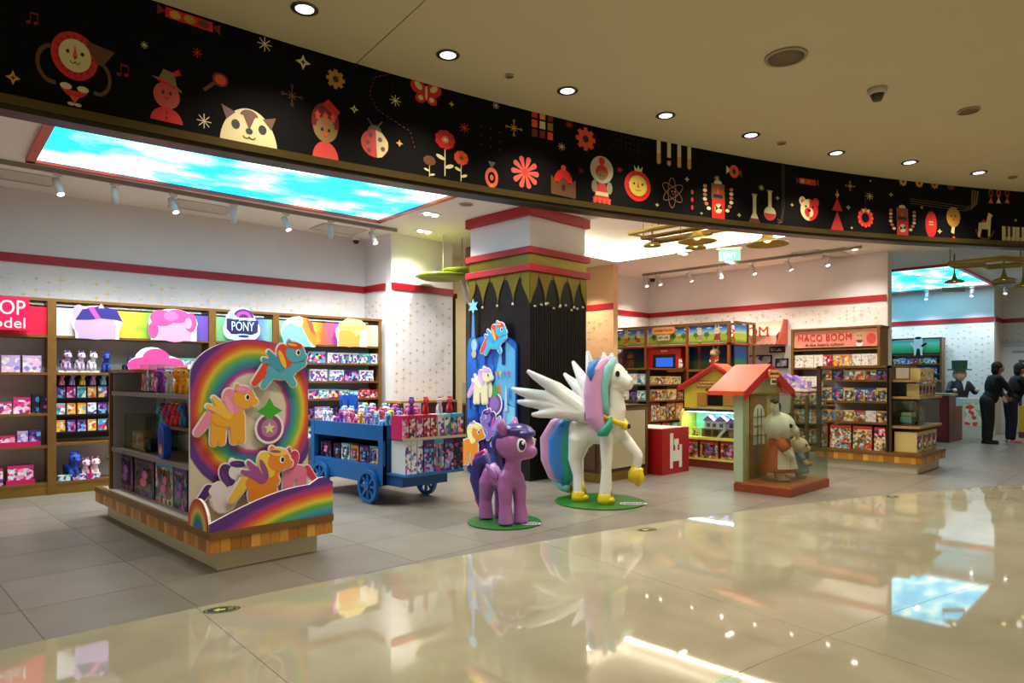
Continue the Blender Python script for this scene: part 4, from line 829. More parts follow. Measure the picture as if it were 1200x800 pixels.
# --- bay B stock
for i, (px, bd, mn) in enumerate(((77, '#c9a8dc', '#5a2c86'), (93, '#e0c8e0', '#6a3c9c'), (107, '#ece8f0', '#5a3c9c'))):
    oneplush('toy_pony', 'standing toy horse figurine, %s from the post on the upper shelf' % ORD[i], 'figurine', LF, px, .1, 1.505, .25, bd, mn, -70, 'toy horse figurines on upper shelf')
    p = LF.w(LF.u(px, .1), .1); o = bx('figurine_stand', None, -.08, .08, -.05, .05, 0, .022, WHITEG); o.location = (p[0], p[1], 1.481); o.rotation_euler = (0, 0, R(-5)); tag(o, 'white stand under the %s toy horse figurine' % ORD[i], 'stand')
oneplush('plush_toy', 'dark blue sitting plush dragon-like toy on upper shelf', 'plush toy', LF, 124, .12, 1.485, .27, '#1d3f9c', '#123070', -90)
oneplush('plush_toy', 'dark blue plush toy lying further along upper shelf', 'plush toy', LF, 150, .12, 1.485, .2, '#172f70', '#0f1f4c', -60)
row(LF, .1, 1.485, [(162, 180, .18, 'teal'), (181, 206, .17, 'red'), (207, 231, .2, 'teal'), (232, 243, .17, 'pony')], 'along the upper shelf above the island top', 'boxes behind rainbow island')
A = Art(); A.ell('#f3e8ee', 0, 0, .34, .15); A.ell('#f3e8ee', -.05, .08, .2, .16); A.ell('#d8408a', -.1, .0, .24, .11); A.ell('#d8408a', .0, .1, .16, .12); A.ell('#d8408a', .2, .0, .14, .1)
p = LF.w(LF.u(183, .0), .0); o = A.build('shelf_cutout', None); o.location = (p[0], p[1], 1.58); o.rotation_euler = (0, 0, R(-5)); tag(o, 'low curly pink cutout leaning at the upper shelf edge', 'cutout sign')
pb = bx('peg_board', tB, .05, .85, .2, .22, .66, 1.44, BLACK)
rows_ = [(1.335, .12, ['pink', 'purple', 'orange', 'purple', 'teal'], 1), (1.17, .135, ['purple', 'pink', 'teal', 'orange', 'pony'], 0), (.965, .135, ['teal', 'orange', 'orange', 'white', 'purple'], 0), (.75, .14, ['orange', 'purple', 'purple', 'orange', 'pony'], 0)]
cols5 = ['#e07aa8', '#a58ad8', '#f0c83a', '#c48ad0', '#7fc8e0']; mane5 = ['#c22f5a', '#5b2f86', '#e06a9a', '#b0468a', '#d8d8e8']
for r_, (z, h, pal, rnd_) in enumerate(rows_):
    if r_: bx('rail', tB, .05, .85, .12, .2, z-.022, z-.005, BLACK)
    for i in range(6):
        a = 66 + 12.2*i
        if rnd_: oneplush('plush_toy', 'small round plush toy horse, %s from the post, hanging on black board' % ORD[i], 'plush toy', LF, a+6, .12, z-.01, .16, cols5[i % 5], mane5[i % 5], -80, 'small plush toys on black board')
        else: row(LF, .12, z, [(a, a+10.5, h, pal[i % 5])], '', 'small toy boxes on the black board'); bpy.data.objects[-1] if 0 else None
sm = [o for o in bpy.data.objects if o.get('group') == 'small toy boxes on the black board']
for n, o in enumerate(sorted(sm, key=lambda o: (-round(o.location.z, 2), o.location.x))): o['label'] = 'small toy box %s from the post, %s row down on black board' % (ORD[n % 6], ORD[n // 6])
oneplush('plush_toy', 'royal blue plush toy with wings on the bottom deck', 'plush toy', LF, 84, .12, .152, .36, '#1c49b8', '#153a90', -70, wings=True)
oneplush('plush_toy', 'pale pink plush horse beside the blue plush on bottom deck', 'plush toy', LF, 99, .12, .152, .27, '#f0b8cc', '#c9407a', -80)
oneplush('plush_toy', 'pale pink plush horse with dark curls on bottom deck', 'plush toy', LF, 110, .12, .152, .28, '#f3c9d6', '#5a2038', -80)
row(LF, .03, .152, span(68, 118, 6, .07, ['white', 'teal', 'purple', 'white', 'pink', 'white']), 'along the bottom deck in front of plush toys', 'small packets on bottom deck', depth=.05, noun='small packet')
# --- bay D stock
G = 'boxes in the corner shelf bay'
row(LF, .05, 1.652, [(340, 358, .18, 'teal'), (360, 382, .17, 'pony')] + span(384, 446, 5, .16, ['white', 'white', 'white', 'teal', 'white']), 'along the top shelf of the corner bay', G)
row(LF, .05, 1.372, [(345, 360, .17, 'pony'), (363, 384, .18, 'white')] + span(386, 438, 3, .17, ['white', 'purple', 'white']), 'along the second shelf of the corner bay', G)
row(LF, .05, 1.102, span(350, 445, 8, .13, ['white', 'pony', 'teal', 'pony', 'teal', 'pony', 'red', 'red'], .15), 'along the third shelf of the corner bay', G)
row(LF, .05, .802, span(350, 442, 5, .17, ['dark', 'lilac', 'dark', 'purple', 'dark']), 'along the fourth shelf of the corner bay', G)
row(LF, .05, .502, span(350, 442, 6, .17, ['pony', 'purple', 'white', 'pony', 'dark', 'white']), 'along the fifth shelf of the corner bay', G)
# bay C stock is hidden by the rainbow arch
for z, pl, nm in ((1.482, ['pony', 'white', 'teal'], 'upper'), (1.052, ['purple', 'pink', 'white'], 'middle'), (.602, ['pony', 'lilac', 'dark'], 'low')):
    row(LF, .05, z, span(254, 320, 5, .2, pl), 'on the %s shelf of the narrow bay' % nm, 'boxes in the narrow bay')
# ================================================================ ISLANDS
def plinth(t, x0, x1, y0, y1, over=.09, n_f=13, pitch=.072, dirs=('front', 'left'), slab=CREAM):
    bx('plinth', t, x0, x1, y0, y1, 0, .146, slab)
    a, b, c_, d = x0-over, x1+over, y0-over, y1+over
    bx('wood_core', t, a+.008, b-.008, c_+.008, d-.008, .146, .25, WOODD)
    tm = [mat(h, .4, noise=.22, nscale=14, stretch=(4, 4, .8)) for h in ('#b87a26', '#d39a40', '#9c641c', '#c58a30')]
    cache = {}
    def tiles(L, fn):
        k = int(L / pitch); s_ = L / k
        for i in range(k):
            m = tm[(i*7+i//3) % 4]; key = (round(s_, 4), m)
            if key not in cache: o = MB().box(0, s_-.002, -.008, .002, 0, .096, m).build('wood_tile'); cache[key] = o.data; bpy.data.objects.remove(o)
            o = bpy.data.objects.new('wood_tile', cache[key]); col.objects.link(o); o.parent = t; fn(o, i*s_)
    def F(o, s): o.location = (a+s, c_+.008, .148)
    def Lf(o, s): o.location = (a+.008, d-s, .148); o.rotation_euler = (0, 0, R(-90))
    tiles(b-a, F); tiles(d-c_, Lf)
    bx('rim', t, a-.006, b+.006, c_-.006, d+.006, .246, .30, SHELFM, .003)
I1 = thing('display_island', 'long shelf island with rainbow arch board on its front end', 'display island', (0, 0, 0))
plinth(I1, 1.99, 2.79, 5.04, 7.86, .09)
bx('deck', I1, 1.93, 2.86, 5.36, 7.8, .30, .31, mat('#d6d0c8', .5)); DIV = mat('#a5a1ac', .7)
bx('divider', I1, 2.36, 2.39, 5.40, 7.58, .31, 1.46, DIV); bx('end_panel', I1, 1.97, 2.82, 7.56, 7.59, .31, 1.46, DIV)
for y in (5.385, 7.58): bx('post', I1, 1.94, 1.99, y, y+.05, .30, 1.485, SHELFM, .003); bx('post', I1, 2.80, 2.85, y, y+.05, .30, 1.485, SHELFM, .003)
bx('top_rail', I1, 1.94, 2.85, 6.8, 7.62, 1.46, 1.49, mat('#a07a3a', .35, .3))
bx('top_rail', I1, 2.3, 2.85, 5.38, 6.8, 1.46, 1.49, mat('#a07a3a', .35, .3))
for z, y1 in ((1.275, 7.55), (.725, 7.55)): bx('shelf', I1, 1.96, 2.36, 5.43, y1, z-.03, z, mat('#77695a', .5)); bx('shelf_edge', I1, 1.945, 1.96, 5.43, y1, z-.035, z+.004, METAL)
bx('shelf', I1, 1.97, 2.36, 5.43, 5.98, .985, 1.01, SHELFM)
for z in (.6, 1.0): bx('end_shelf', I1, 1.98, 2.8, 7.64, 7.86, z-.02, z, SHELFM)
I1B = MB()
bd = [(0, .0), (.97, .0), (.97, 1.12)] + [(.485 + .485*math.cos(R(a)), 1.12 + .30*math.sin(R(a))) for a in range(10, 180, 10)] + [(0, 1.12)]
arm = ramp('arch', [(0, '#cfc6b4'), (.435, '#d6cdbb'), (.46, '#c0508f'), (.50, '#7d3f9a'), (.54, '#2f7fa0'), (.60, '#3fa08a'), (.65, '#7fae3a'), (.70, '#d9c23c'), (.745, '#d8702a'), (.79, '#c23a3a'), (.84, '#a23a78'), (.88, '#5a2c86'), (.955, '#5a2c86'), (.97, '#cfc6b4')], 'radial', (.50, 0, .84), (.60, 1, .69), .02)
am = MB().prism(bd, -.0, .03, WHITEG, arm).build('arch_board'); am.parent = I1; am.location = (1.905, 5.345, .30)
def acut(x, z, y, fn, lb): o = cutout('figure_cutout', I1, 1.905+x, 5.345-y, .30+z, fn, label=lb)
acut(.27, .80, .03, lambda A: pony_art(A, 0, 0, .37, '#e9a62c', '#e88ab0', '#f0a0c0', 1, wings='#f0bc4a'), 'yellow toy-horse cutout with pink mane')
acut(.70, 1.17, .045, lambda A: pony_art(A, 0, 0, .36, '#4fa9c4', '#d8452e', '#ecc23a', 1, wings='#3f97b8', pose='fly'), 'teal toy-horse cutout with orange mane')
acut(.61, .70, .03, lambda A: (A.ell('#f2ecf2', 0, 0, .125, .13), A.ell('#8a3f7c', 0, 0, .105, .11), A.star('#3aa62c', 0, .14, .11, .5, 4), A.ell('#b478a8', 0, 0, .07, .075), A.star('#dfe08a', 0, 0, .05, .45, 5)), 'purple round badge cutout with green leaf')
acut(.24, .26, .03, lambda A: pony_art(A, 0, -.02, .33, '#e6e0ea', '#4a2470', '#5f3488', 1, pose='bust'), 'white toy-horse cutout with purple mane')
acut(.83, .32, .03, lambda A: pony_art(A, 0, 0, .30, '#e07a9c', '#cc2f5a', '#d8406c', -1), 'pink toy-horse cutout')
acut(.54, .27, .055, lambda A: pony_art(A, 0, 0, .40, '#e58a1f', '#f0c84a', '#8f4f86', 1, wings='#a04f98', pose='bust'), 'orange toy-horse cutout in front')
RBW = [(0, '#f0f2f4'), (.68, '#5aa9dc'), (.74, '#2a62b8'), (.79, '#3aa2b4'), (.835, '#5fae3a'), (.87, '#e9d23c'), (.905, '#e8822c'), (.94, '#d8324a'), (.97, '#a03a90'), (1.0, '#5a2c86')]
rm = ramp('rainbow_front', RBW, 'radial', (1.05, 0, -.75), (1.45, 1, 1.01), .008)
prof = []
for i in range(25):
    f = i/24; x = .99*f; prof.append((x, .06 + .20*math.sin(min(1, f*1.25+.0)*math.pi/2) + (.05*math.sin((f-.80)/.2*math.pi) if f > .80 else 0)))
rf = MB().prism([(0, 0), (.99, 0)] + prof[::-1], 0, .025, WHITEG, rm).build('rainbow_board'); rf.parent = I1; rf.location = (1.895, 4.955, .30)
rm2 = ramp('rainbow_side', [(0, '#3a7fd0'), (.25, '#2a62b8'), (.4, '#3fae5a'), (.55, '#e9d23c'), (.7, '#e8722c'), (.85, '#d8324a'), (1, '#7a2f8a')], 'radial', (.2, 0, .0), (.23, 1, .24), .02)
rs = MB().prism([(0, 0), (.40, 0)] + [(.2+.2*math.cos(R(a)), .02+.2*math.sin(R(a))) for a in range(0, 181, 15)], 0, .02, WHITEG, rm2).build('rainbow_board'); rs.parent = I1; rs.location = (1.895, 5.36, .30); rs.rotation_euler = (0, 0, R(-90))
# stock on the island's left side (faces -X)
IF = Frame(1.99, 7.55, -90); G = 'tall boxes on the island deck'
row(IF, .05, .312, [(138, 156, .37, 'dark'), (157, 181, .37, 'dark'), (182, 203, .37, 'pony'), (204, 219, .36, 'purple')], 'along the bottom deck of rainbow island', G, depth=.12, window=True)
def acrylic(label, x, y, z, deg, w_, d, h, contents):
    t = thing('display_case', label, 'display case', (x, y, z), deg); g = glass(.14); b = MB(); th = .004
    bx('glass_panel', t, 0, w_, 0, th, 0, h, g); bx('glass_panel', t, 0, w_, d-th, d, 0, h, g); bx('glass_panel', t, 0, th, th, d-th, 0, h, g); bx('glass_panel', t, w_-th, w_, th, d-th, 0, h, g); bx('glass_top', t, 0, w_, 0, d, h, h+th, g); return t
u = IF.u(146, .02); p = IF.w(u, .02); acrylic('clear acrylic case on the middle shelf of rainbow island', p[0], p[1], .727, -90, .62, .28, .33, 0)
q = IF.w(u+.05, .06); carton('orange', .34, .17, .08, *IF.w(u+.2, .08), .729, -90, 'orange printed box standing inside the clear acrylic case', 'boxes in acrylic case'); carton('dark', .16, .12, .08, *IF.w(u+.5, .08), .729, -90, 'dark box beside orange one inside acrylic case', 'boxes in acrylic case')
u = IF.u(193, -.03); p = IF.w(u, -.03); t = thing('capsule_toy', 'upright royal blue oval capsule toy with orange glow print', 'toy', (p[0], p[1], .727), -90)
MB().prism([(.075*math.cos(R(a)), .15+ (.075*math.sin(R(a)) + (.07 if 0 < a < 180 else -.07))) for a in range(0, 360, 12)], -.03, .03, mat('#1d4fd0', .3), mat('#2458e0', .3)).build('shell', t, .006)
A = Art(); A.ell('#2c3c9c', 0, .16, .05, .1); A.ell('#e8622c', 0, .085, .04, .045); A.ell('#f4c04a', 0, .075, .02, .028); A.build('print', t, base=.031)
for i, (px, z, bdc, mn, s) in enumerate(((183, .95, '#4fa9c4', '#c22f7a', .2), (190, 1.02, '#e0487a', '#d02a5a', .22), (197, 1.06, '#d8486a', '#c8204a', .2), (192, .90, '#8a4ab0', '#2f9fb8', .18))):
    pass
shb = MB(); u = IF.u(178, .0); p = IF.w(u, .0); t = thing('peg_hook_rack', 'clear rack hooked under upper island shelf holding plush toys', 'rack', (p[0], p[1], .93), -90); bx('tray', t, 0, .5, 0, .25, 0, .01, glass(.3)); bx('lip', t, 0, .5, -.004, .0, 0, .05, glass(.3))
for k in (0, .49): MB().tube([(k+.005, .1, .01), (k+.005, .1, .312)], .004, METAL, 6).build('rod', t)
for i, (du, dz, bdc, mn) in enumerate(((.06, .012, '#4fa9c4', '#7a2c8a'), (.2, .012, '#d83a6a', '#e0487a'), (.34, .012, '#8a3fa0', '#d02a5a'))):
    p = IF.w(u+du, .1); plush('plush_toy', 'small bright plush toy, %s along the clear rack of the island' % ORD[i], 'plush toy', (p[0], p[1], .93+dz), -150, .25, bdc, mn, None, 'plush toys in clear rack')
for i, (px, bdc, mn) in enumerate(((207, '#e0483a', '#f0a83a'), (213, '#d8304a', '#f0c83a'), (218, '#3f7fc0', '#d8304a'))):
    oneplush('plush_toy', 'small red and yellow plush toy, %s on the short shelf near arch board' % ORD[i], 'plush toy', IF, px, .06, 1.012, .2, bdc, mn, -60, 'plush toys on short shelf')
u = IF.u(164, .04); u2 = IF.u(185, .04); p = IF.w(u, .04); t = thing('hook_rack', 'clear upright rack of small hanging packets on island top shelf', 'rack', (p[0], p[1], 1.277), -90); L = u2-u
for k in (0, L*.5, L-.006): bx('side', t, k, k+.006, 0, .16, 0, .26, glass(.2))
bx('base', t, 0, L, 0, .2, 0, .008, glass(.3))
for i in range(7):
    carton(['red', 'pink', 'white', 'purple'][i % 4], L/8.5, .19, .015, *IF.w(u+L*(i+.5)/7, .05), 1.29, -90, 'thin hanging packet, %s in the clear rack on island top' % ORD[i], 'packets in the clear rack', 'toy_packet')
for i, (px, bdc, mn, nm) in enumerate(((190, '#8a2fa0', '#b03a90', 'purple'), (201, '#d0cdd6', '#b8b0c8', 'pale grey'), (211, '#f09a1c', '#e8b02c', 'orange'), (217, '#f0a82c', '#e8921c', 'amber'))):
    oneplush('toy_pony', nm + ' standing toy horse on the top shelf of the rainbow island', 'figurine', IF, px, .08, 1.277, .23, bdc, mn, -40)
# ---- blue cart
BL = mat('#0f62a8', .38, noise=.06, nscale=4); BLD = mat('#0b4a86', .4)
K = thing('display_cart', 'bright blue wooden cart with spoked wheels and toy stock', 'cart', (4.3, 6.32, 0))
D, Wd = 1.6, .75        # length along +Y, width along +X
bx('side_board', K, 0, .03, 0, D, .71, .885, BL, .003); bx('side_board', K, 0, .03, 0, D, .22, .43, BL, .003); bx('side_board', K, Wd-.03, Wd, 0, D, .22, .885, BL, .003)
for y in (0, D-.09): bx('corner_post', K, -.004, .05, y, y+.09, .22, .885, BL, .003)
bx('end_board', K, .03, Wd-.03, 0, .03, .22, .885, BL, .003); bx('end_board', K, .03, Wd-.03, D-.03, D, .22, .885, BL, .003)
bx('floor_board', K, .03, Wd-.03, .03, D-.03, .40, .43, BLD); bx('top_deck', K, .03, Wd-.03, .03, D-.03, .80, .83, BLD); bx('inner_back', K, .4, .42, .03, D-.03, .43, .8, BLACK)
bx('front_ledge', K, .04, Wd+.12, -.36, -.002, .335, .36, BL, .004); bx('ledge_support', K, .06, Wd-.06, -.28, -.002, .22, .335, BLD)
def wheel(x, y, r=.19):
    w_ = MB(); n = 28; vs = []
    w_.lathe([(r*.78, -.022), (r, -.022), (r, .022), (r*.78, .022), (r*.78, -.022)], BL, n, smooth=False, cap=False); w_.lathe([(.0, -.032), (.045, -.032), (.045, .032), (0, .032)], BL, 16, smooth=False)
    o = w_.build('wheel', K); o.rotation_euler = (0, R(90), 0); o.location = (x, y, r)
    sp = None
    for i in range(8):
        if sp is None: sp = MB().box(.035, r*.8, -.016, .016, -.012, .012, BL).build('spoke', o)
        else: s2 = sp.copy(); col.objects.link(s2); s2.rotation_euler = (0, 0, math.pi*i/4)
wheel(-.035, .24); wheel(-.035, D-.30); wheel(Wd+.035, .24); wheel(Wd+.035, D-.30)
for y in (.24, D-.30): MB().tube([(-.03, y, .19), (Wd+.03, y, .19)], .018, BLD, 8).build('axle', K)
KF = Frame(4.33, 6.32+D-.06, -90)
row(KF, .05, .432, [(376, 388, .2, 'dark'), (391, 399, .18, 'dark'), (400, 410, .19, 'teal'), (411, 420, .18, 'orange'), (422, 432, .19, 'purple'), (433, 443, .2, 'pony')], 'along the open side of the blue cart', 'boxes inside the blue cart', window=True)
# plush heaped on the cart top
pal = [('#e6e0ea', '#3fa6c9'), ('#7fc8e8', '#e8e04a'), ('#f0d24a', '#e07ab0'), ('#e6a0c4', '#d8306a'), ('#f0f0f4', '#5b2f86'), ('#5aa9dc', '#f0f0f4'), ('#b59ad8', '#2c2480'), ('#e86a9a', '#c22f5a'), ('#8a4ab0', '#e0487a')]
cn = ['pale grey', 'sky blue', 'yellow', 'pink', 'white', 'mid blue', 'lilac', 'rose', 'purple']
k = 0
for r_ in range(3):
    for i in range(9):
        if r_ and i == 0: k += 1; continue
        x, y = 4.3+.12+.2*r_, 6.32+D-.16-.165*i; j = (k*4+r_) % 9; z = .832 + .02*r_
        plush('plush_toy', '%s plush toy horse, %s from the cart end in the %s row' % (cn[j], ORD[i], ['near', 'middle', 'back'][r_]), 'plush toy', (x, y, .832), random.choice([-170, -140, -110, -80]), .2+.035*r_, pal[j][0], pal[j][1], None, 'plush toys on the blue cart'); k += 1
u = KF.u(399, .35); p = KF.w(u, .35); t = thing('toy_bin', 'bright blue square plastic toy tub standing on the cart top', 'tub', (4.72, 7.72, .832), -60)
b = MB(); b.lathe([(.0, 0), (.11, 0), (.14, .2), (.12, .2), (.1, .02), (0, .02)], mat('#1566d8', .35), 4, smooth=False); b.build('tub', t).location = (0, 0, .16); MB().lathe([(0, 0), (.12, 0), (.12, .16), (0, .16)], mat('#22262e', .5), 12).build('stand', t); A = Art(); A.rect('#0f3a90', -.06, .06, .22, .3); A.build('print', t, base=.09)
# boxes on the front ledge and upper tray
LX = Frame(4.36, 5.99, 0)
for i in range(3): carton('white', .07, .36, .26, LX.o.x+.045+.082*i, 6.0, .362, 0, 'slim white box, %s at the near corner of the cart ledge' % ORD[i], 'slim white boxes on ledge', window=False)
for i, kk in enumerate(('purple', 'pony', 'purple', 'dark')): carton(kk, .135, .36, .2, LX.o.x+.33+.145*i, 6.0, .362, 0, '%s castle picture box, %s after the slim white boxes' % (CARDS[kk][2], ORD[i]), 'picture boxes on cart ledge', window=i == 1)
for i in range(3): carton('white', .08, .36, .15, 4.36, 6.06+.0*i, .362, -90, 'x', 'x') if 0 else None
tr = thing('tray_shelf', 'clear tray on the cart front carrying the upper boxes', 'tray', (4.33, 5.99, .728)); bx('tray', tr, 0, .9, 0, .3, 0, .01, glass(.35)); bx('lip', tr, 0, .9, -.006, 0, 0, .03, mat('#d8c9b0', .4))
for i in range(9): carton(['pink', 'red', 'pink', 'red', 'red', 'white', 'teal', 'pony', 'pony'][i], .085, .26, .2, 4.385+.098*i, 6.02, .74, 0, 'upright striped toy box, %s along the upper tray of the cart' % ORD[i], 'boxes on the cart upper tray')
for i, (x, c1, c2) in enumerate(((4.55, '#8a4ab0', '#3a2480'), (4.75, '#d8303a', '#b01c2c'), (4.95, '#d8d0d8', '#c0283a'), (5.1, '#d8303a', '#8a1a2c'))): plush('plush_toy', 'plush toy %s from the corner, lying on top of the upright boxes' % ORD[i], 'plush toy', (x, 6.14, 1.004), -120, .2, c1, c2, None, 'plush toys on upright boxes')
# ================================================================ STATUES
def oval_base(label, px, py, r, lx):
    x, y = W(px, py); t = thing('statue_base', label, 'base', (x, y, 0), -45); b = MB().lathe([(0, 0), (r, 0), (r, .014), (0, .016)], mat('#176a1c', .35, noise=.12, nscale=6), 48, smooth=False); b.build('disc', t)
    A = Art(); A.ell('#e8e4ee', r*.68, -r*.35, r*.3, r*.16); A.ell('#4a2c78', r*.68, -r*.35, r*.25, r*.12); A.build('logo_print', t, fn=lambda a, c_, L: (a, c_, .0165+L), eps=.0006)
    q = text('PONY', .1, WHITEG, t, (r*.68, -r*.35, .019), width=r*.4, height=r*.13, flat=True, ext=.0005); return t
oval_base('round green base disc under the small purple horse statue', 591, 612, .36, 1)
oval_base('round green base disc under the white winged statue', 703, 588, .51, 1)
x, y = W(591, 612); PU = mat('#a45fa8', .33, coat=.3); S = thing('horse_statue', 'small glossy purple horse statue with navy and pink mane', 'statue', (x, y, .017), -102)
def ponybody(b):
    m = PU
    for sy in (-1, 1):
        b.tube([(.12, sy*.07, .46), (.14, sy*.08, .34), (.15, sy*.082, .18), (.165, sy*.087, .0)], [.06, .074, .060, .076], m, 14); b.tube([(-.14, sy*.07, .48), (-.18, sy*.085, .36), (-.21, sy*.09, .18), (-.19, sy*.092, 0)], [.06, .088, .062, .078], m, 14); b.ell((.12, sy*.06, .42), (.085, .07, .1), m); b.ell((-.16, sy*.07, .42), (.095, .075, .1), m)
    b.ell((-.02, 0, .42), (.22, .125, .125), m, 18, 12); b.ell((-.15, 0, .43), (.11, .125, .125), m, 16, 10); b.ell((.12, 0, .44), (.11, .11, .13), m, 16, 10)
    b.tube([(.12, 0, .46), (.15, .01, .6), (.16, .02, .7)], [.095, .075, .085], m, 14)
    hr = Matrix.Rotation(R(35), 3, 'Z'); f = lambda x, y, z: tuple(Vector((.15, .02, 0)) + hr @ Vector((x, y, z)))
    b.ell(f(.0, 0, .76), (.185, .18, .165), m, 20, 14, hr); b.ell(f(.13, 0, .695), (.10, .095, .075), m, 16, 10, hr); b.ell(f(.08, 0, .68), (.1, .12, .07), m, 14, 10, hr)
blob('body', S, ponybody, PU, .009, 14)
hr = Matrix.Rotation(R(35), 3, 'Z'); f = lambda x, y, z: tuple(Vector((.15, .02, 0)) + hr @ Vector((x, y, z)))
for sy in (-1, 1):
    b = MB(); b.tube([f(-.05, sy*.12, .87), f(-.07, sy*.165, .94), f(-.06, sy*.17, 1.01)], [.05, .048, .015], PU, 12); b.build('ear', S)
    b = MB(); b.ell(f(.115, sy*.125, .765), (.052, .036, .066), WHITEG, 18, 12, hr); e = b.build('eye', S); b = MB(); b.ell(f(.132, sy*.143, .765), (.036, .024, .05), mat('#140c20', .1), 16, 10, hr); b.ell(f(.15, sy*.16, .788), (.014, .009, .018), WHITEG, 10, 8, hr); b.build('pupil', e)
    b = MB(); b.ell((-.02, sy*.125, .47), (.11, .022, .05), PU, 14, 8, Matrix.Rotation(R(20), 3, 'Y')); b.ell((-.07, sy*.128, .50), (.08, .018, .035), PU, 12, 8, Matrix.Rotation(R(35), 3, 'Y')); b.build('folded_wing', S)
NV = mat('#2c2478', .32, coat=.3); PKM = mat('#c02a6c', .35, coat=.3); VI = mat('#5a3a9c', .35, coat=.3)
def mane(b):
    b.ell(f(.02, 0, .885), (.165, .165, .075), NV, 16, 10, hr); b.ell(f(.12, 0, .865), (.085, .15, .05), NV, 14, 8, hr); b.ell(f(-.05, 0, .85), (.13, .16, .1), NV, 14, 8, hr); b.tube([f(-.08, 0, .89), f(-.17, 0, .78), f(-.15, 0, .6), f(-.1, -.03, .5)], [.08, .075, .06, .02], NV, 12)
blob('mane', S, mane, NV, .009, 4)
b = MB(); b.tube([f(.12, .10, .9), f(.04, .15, .87), f(-.05, .17, .76), f(-.08, .16, .62)], [.02, .035, .04, .01], PKM, 10); b.build('mane_streak', S, )['label'] = 'pink mane streak'
def tail(b, k, m, r): b.tube([(-.24, k, .47), (-.34, k, .58), (-.46, k, .52), (-.50, k, .34), (-.44, k, .14), (-.38, k, .03)], [.02*r, .055*r, .08*r, .085*r, .05*r, .01], m, 14)
blob('tail', S, lambda b: tail(b, 0, NV, 1.1), NV, .01, 3)
b = MB(); b.tube([(-.27, 0, .50), (-.36, 0, .65), (-.52, 0, .585), (-.575, 0, .36), (-.51, 0, .12), (-.40, 0, .0)], [.01, .026, .035, .035, .03, .01], PKM, 10); b.build('tail_streak', S)['label'] = 'pink outer edge of tail'
# big winged statue
x, y = W(700, 588); WH = mat('#e6e4dc', .3, coat=.3); S = thing('horse_statue', 'tall white winged horse statue with pastel mane and gold hooves', 'statue', (x, y, .017), -78)
YG = mat('#dfc21a', .3, coat=.3)
def bigbody(b):
    m = WH
    b.ell((-.2, .09, .72), (.13, .09, .15), m); b.ell((-.19, -.09, .72), (.13, .09, .15), m); b.ell((.15, -.07, .78), (.1, .08, .14), m); b.tube([(-.19, .08, .80), (-.22, .10, .70), (-.31, .11, .46), (-.29, .11, .28), (-.31, .11, 0)], [.06, .11, .075, .055, .085], m, 14); b.tube([(-.18, -.08, .80), (-.20, -.10, .70), (-.24, -.11, .46), (-.20, -.11, .28), (-.17, -.11, 0)], [.06, .11, .07, .05, .075], m, 14)
    b.tube([(.15, -.07, .86), (.16, -.09, .74), (.16, -.10, .4), (.15, -.10, 0)], [.05, .085, .058, .078], m, 14); b.tube([(.2, .09, .80), (.34, .10, .66), (.45, .10, .54), (.45, .10, .48), (.42, .10, .36), (.40, .10, .26)], [.09, .07, .058, .056, .05, .066], m, 14); b.ell((.455, .10, .52), (.058, .055, .06), m); b.ell((.19, .08, .8), (.1, .09, .11), m)
    b.ell((-.02, 0, .80), (.30, .155, .16), m, 20, 14); b.ell((-.2, 0, .79), (.16, .165, .165), m, 16, 12); b.ell((.17, 0, .84), (.14, .14, .19), m, 16, 12)
    b.tube([(.18, 0, .88), (.24, 0, 1.06), (.22, 0, 1.22), (.20, 0, 1.34)], [.14, .105, .09, .10], m, 16)
    b.ell((.20, 0, 1.42), (.15, .135, .15), m, 18, 12); b.tube([(.28, 0, 1.38), (.38, 0, 1.33), (.42, 0, 1.32)], [.11, .08, .062], m, 14); b.ell((.24, 0, 1.30), (.12, .10, .06), m)
blob('body', S, bigbody, WH, .011, 12)
for sy in (-1, 1):
    b = MB(); b.tube([(.15, sy*.08, 1.52), (.13, sy*.10, 1.62), (.13, sy*.10, 1.68)], [.04, .036, .01], WH, 10); b.build('ear', S)
    b = MB(); b.ell((.29, sy*.098, 1.44), (.04, .022, .045), WHITEG, 16, 10); e = b.build('eye', S); b = MB(); b.ell((.30, sy*.112, 1.44), (.026, .014, .034), mat('#140c20', .1), 14, 8); b.build('pupil', e)
for (hx, hy, hz, tip) in ((-.31, .11, 0, 0), (-.17, -.11, 0, 0), (.15, -.10, 0, 0)):
    b = MB(); b.lathe([(0, .0), (.094, .0), (.092, .05), (.078, .10), (.07, .11), (0, .11)], YG, 20, (hx, hy, 0)); b.ell((hx+.05, hy, .04), (.06, .065, .04), YG, 14, 8); b.tube([(hx+.055, hy, .09), (hx+.05, hy, .23)], [.035, .004], YG, 8); b.build('hoof_cover', S)['label'] = 'yellow hoof cover'
b = MB(); b.tube([(.45, .10, .40), (.42, .10, .32), (.40, .10, .235)], [.066, .082, .07], YG, 14); b.tube([(.45, .10, .38), (.49, .10, .28), (.44, .10, .2)], [.04, .045, .03], YG, 10); b.build('hoof_cover', S)['label'] = 'yellow cover on raised hoof'
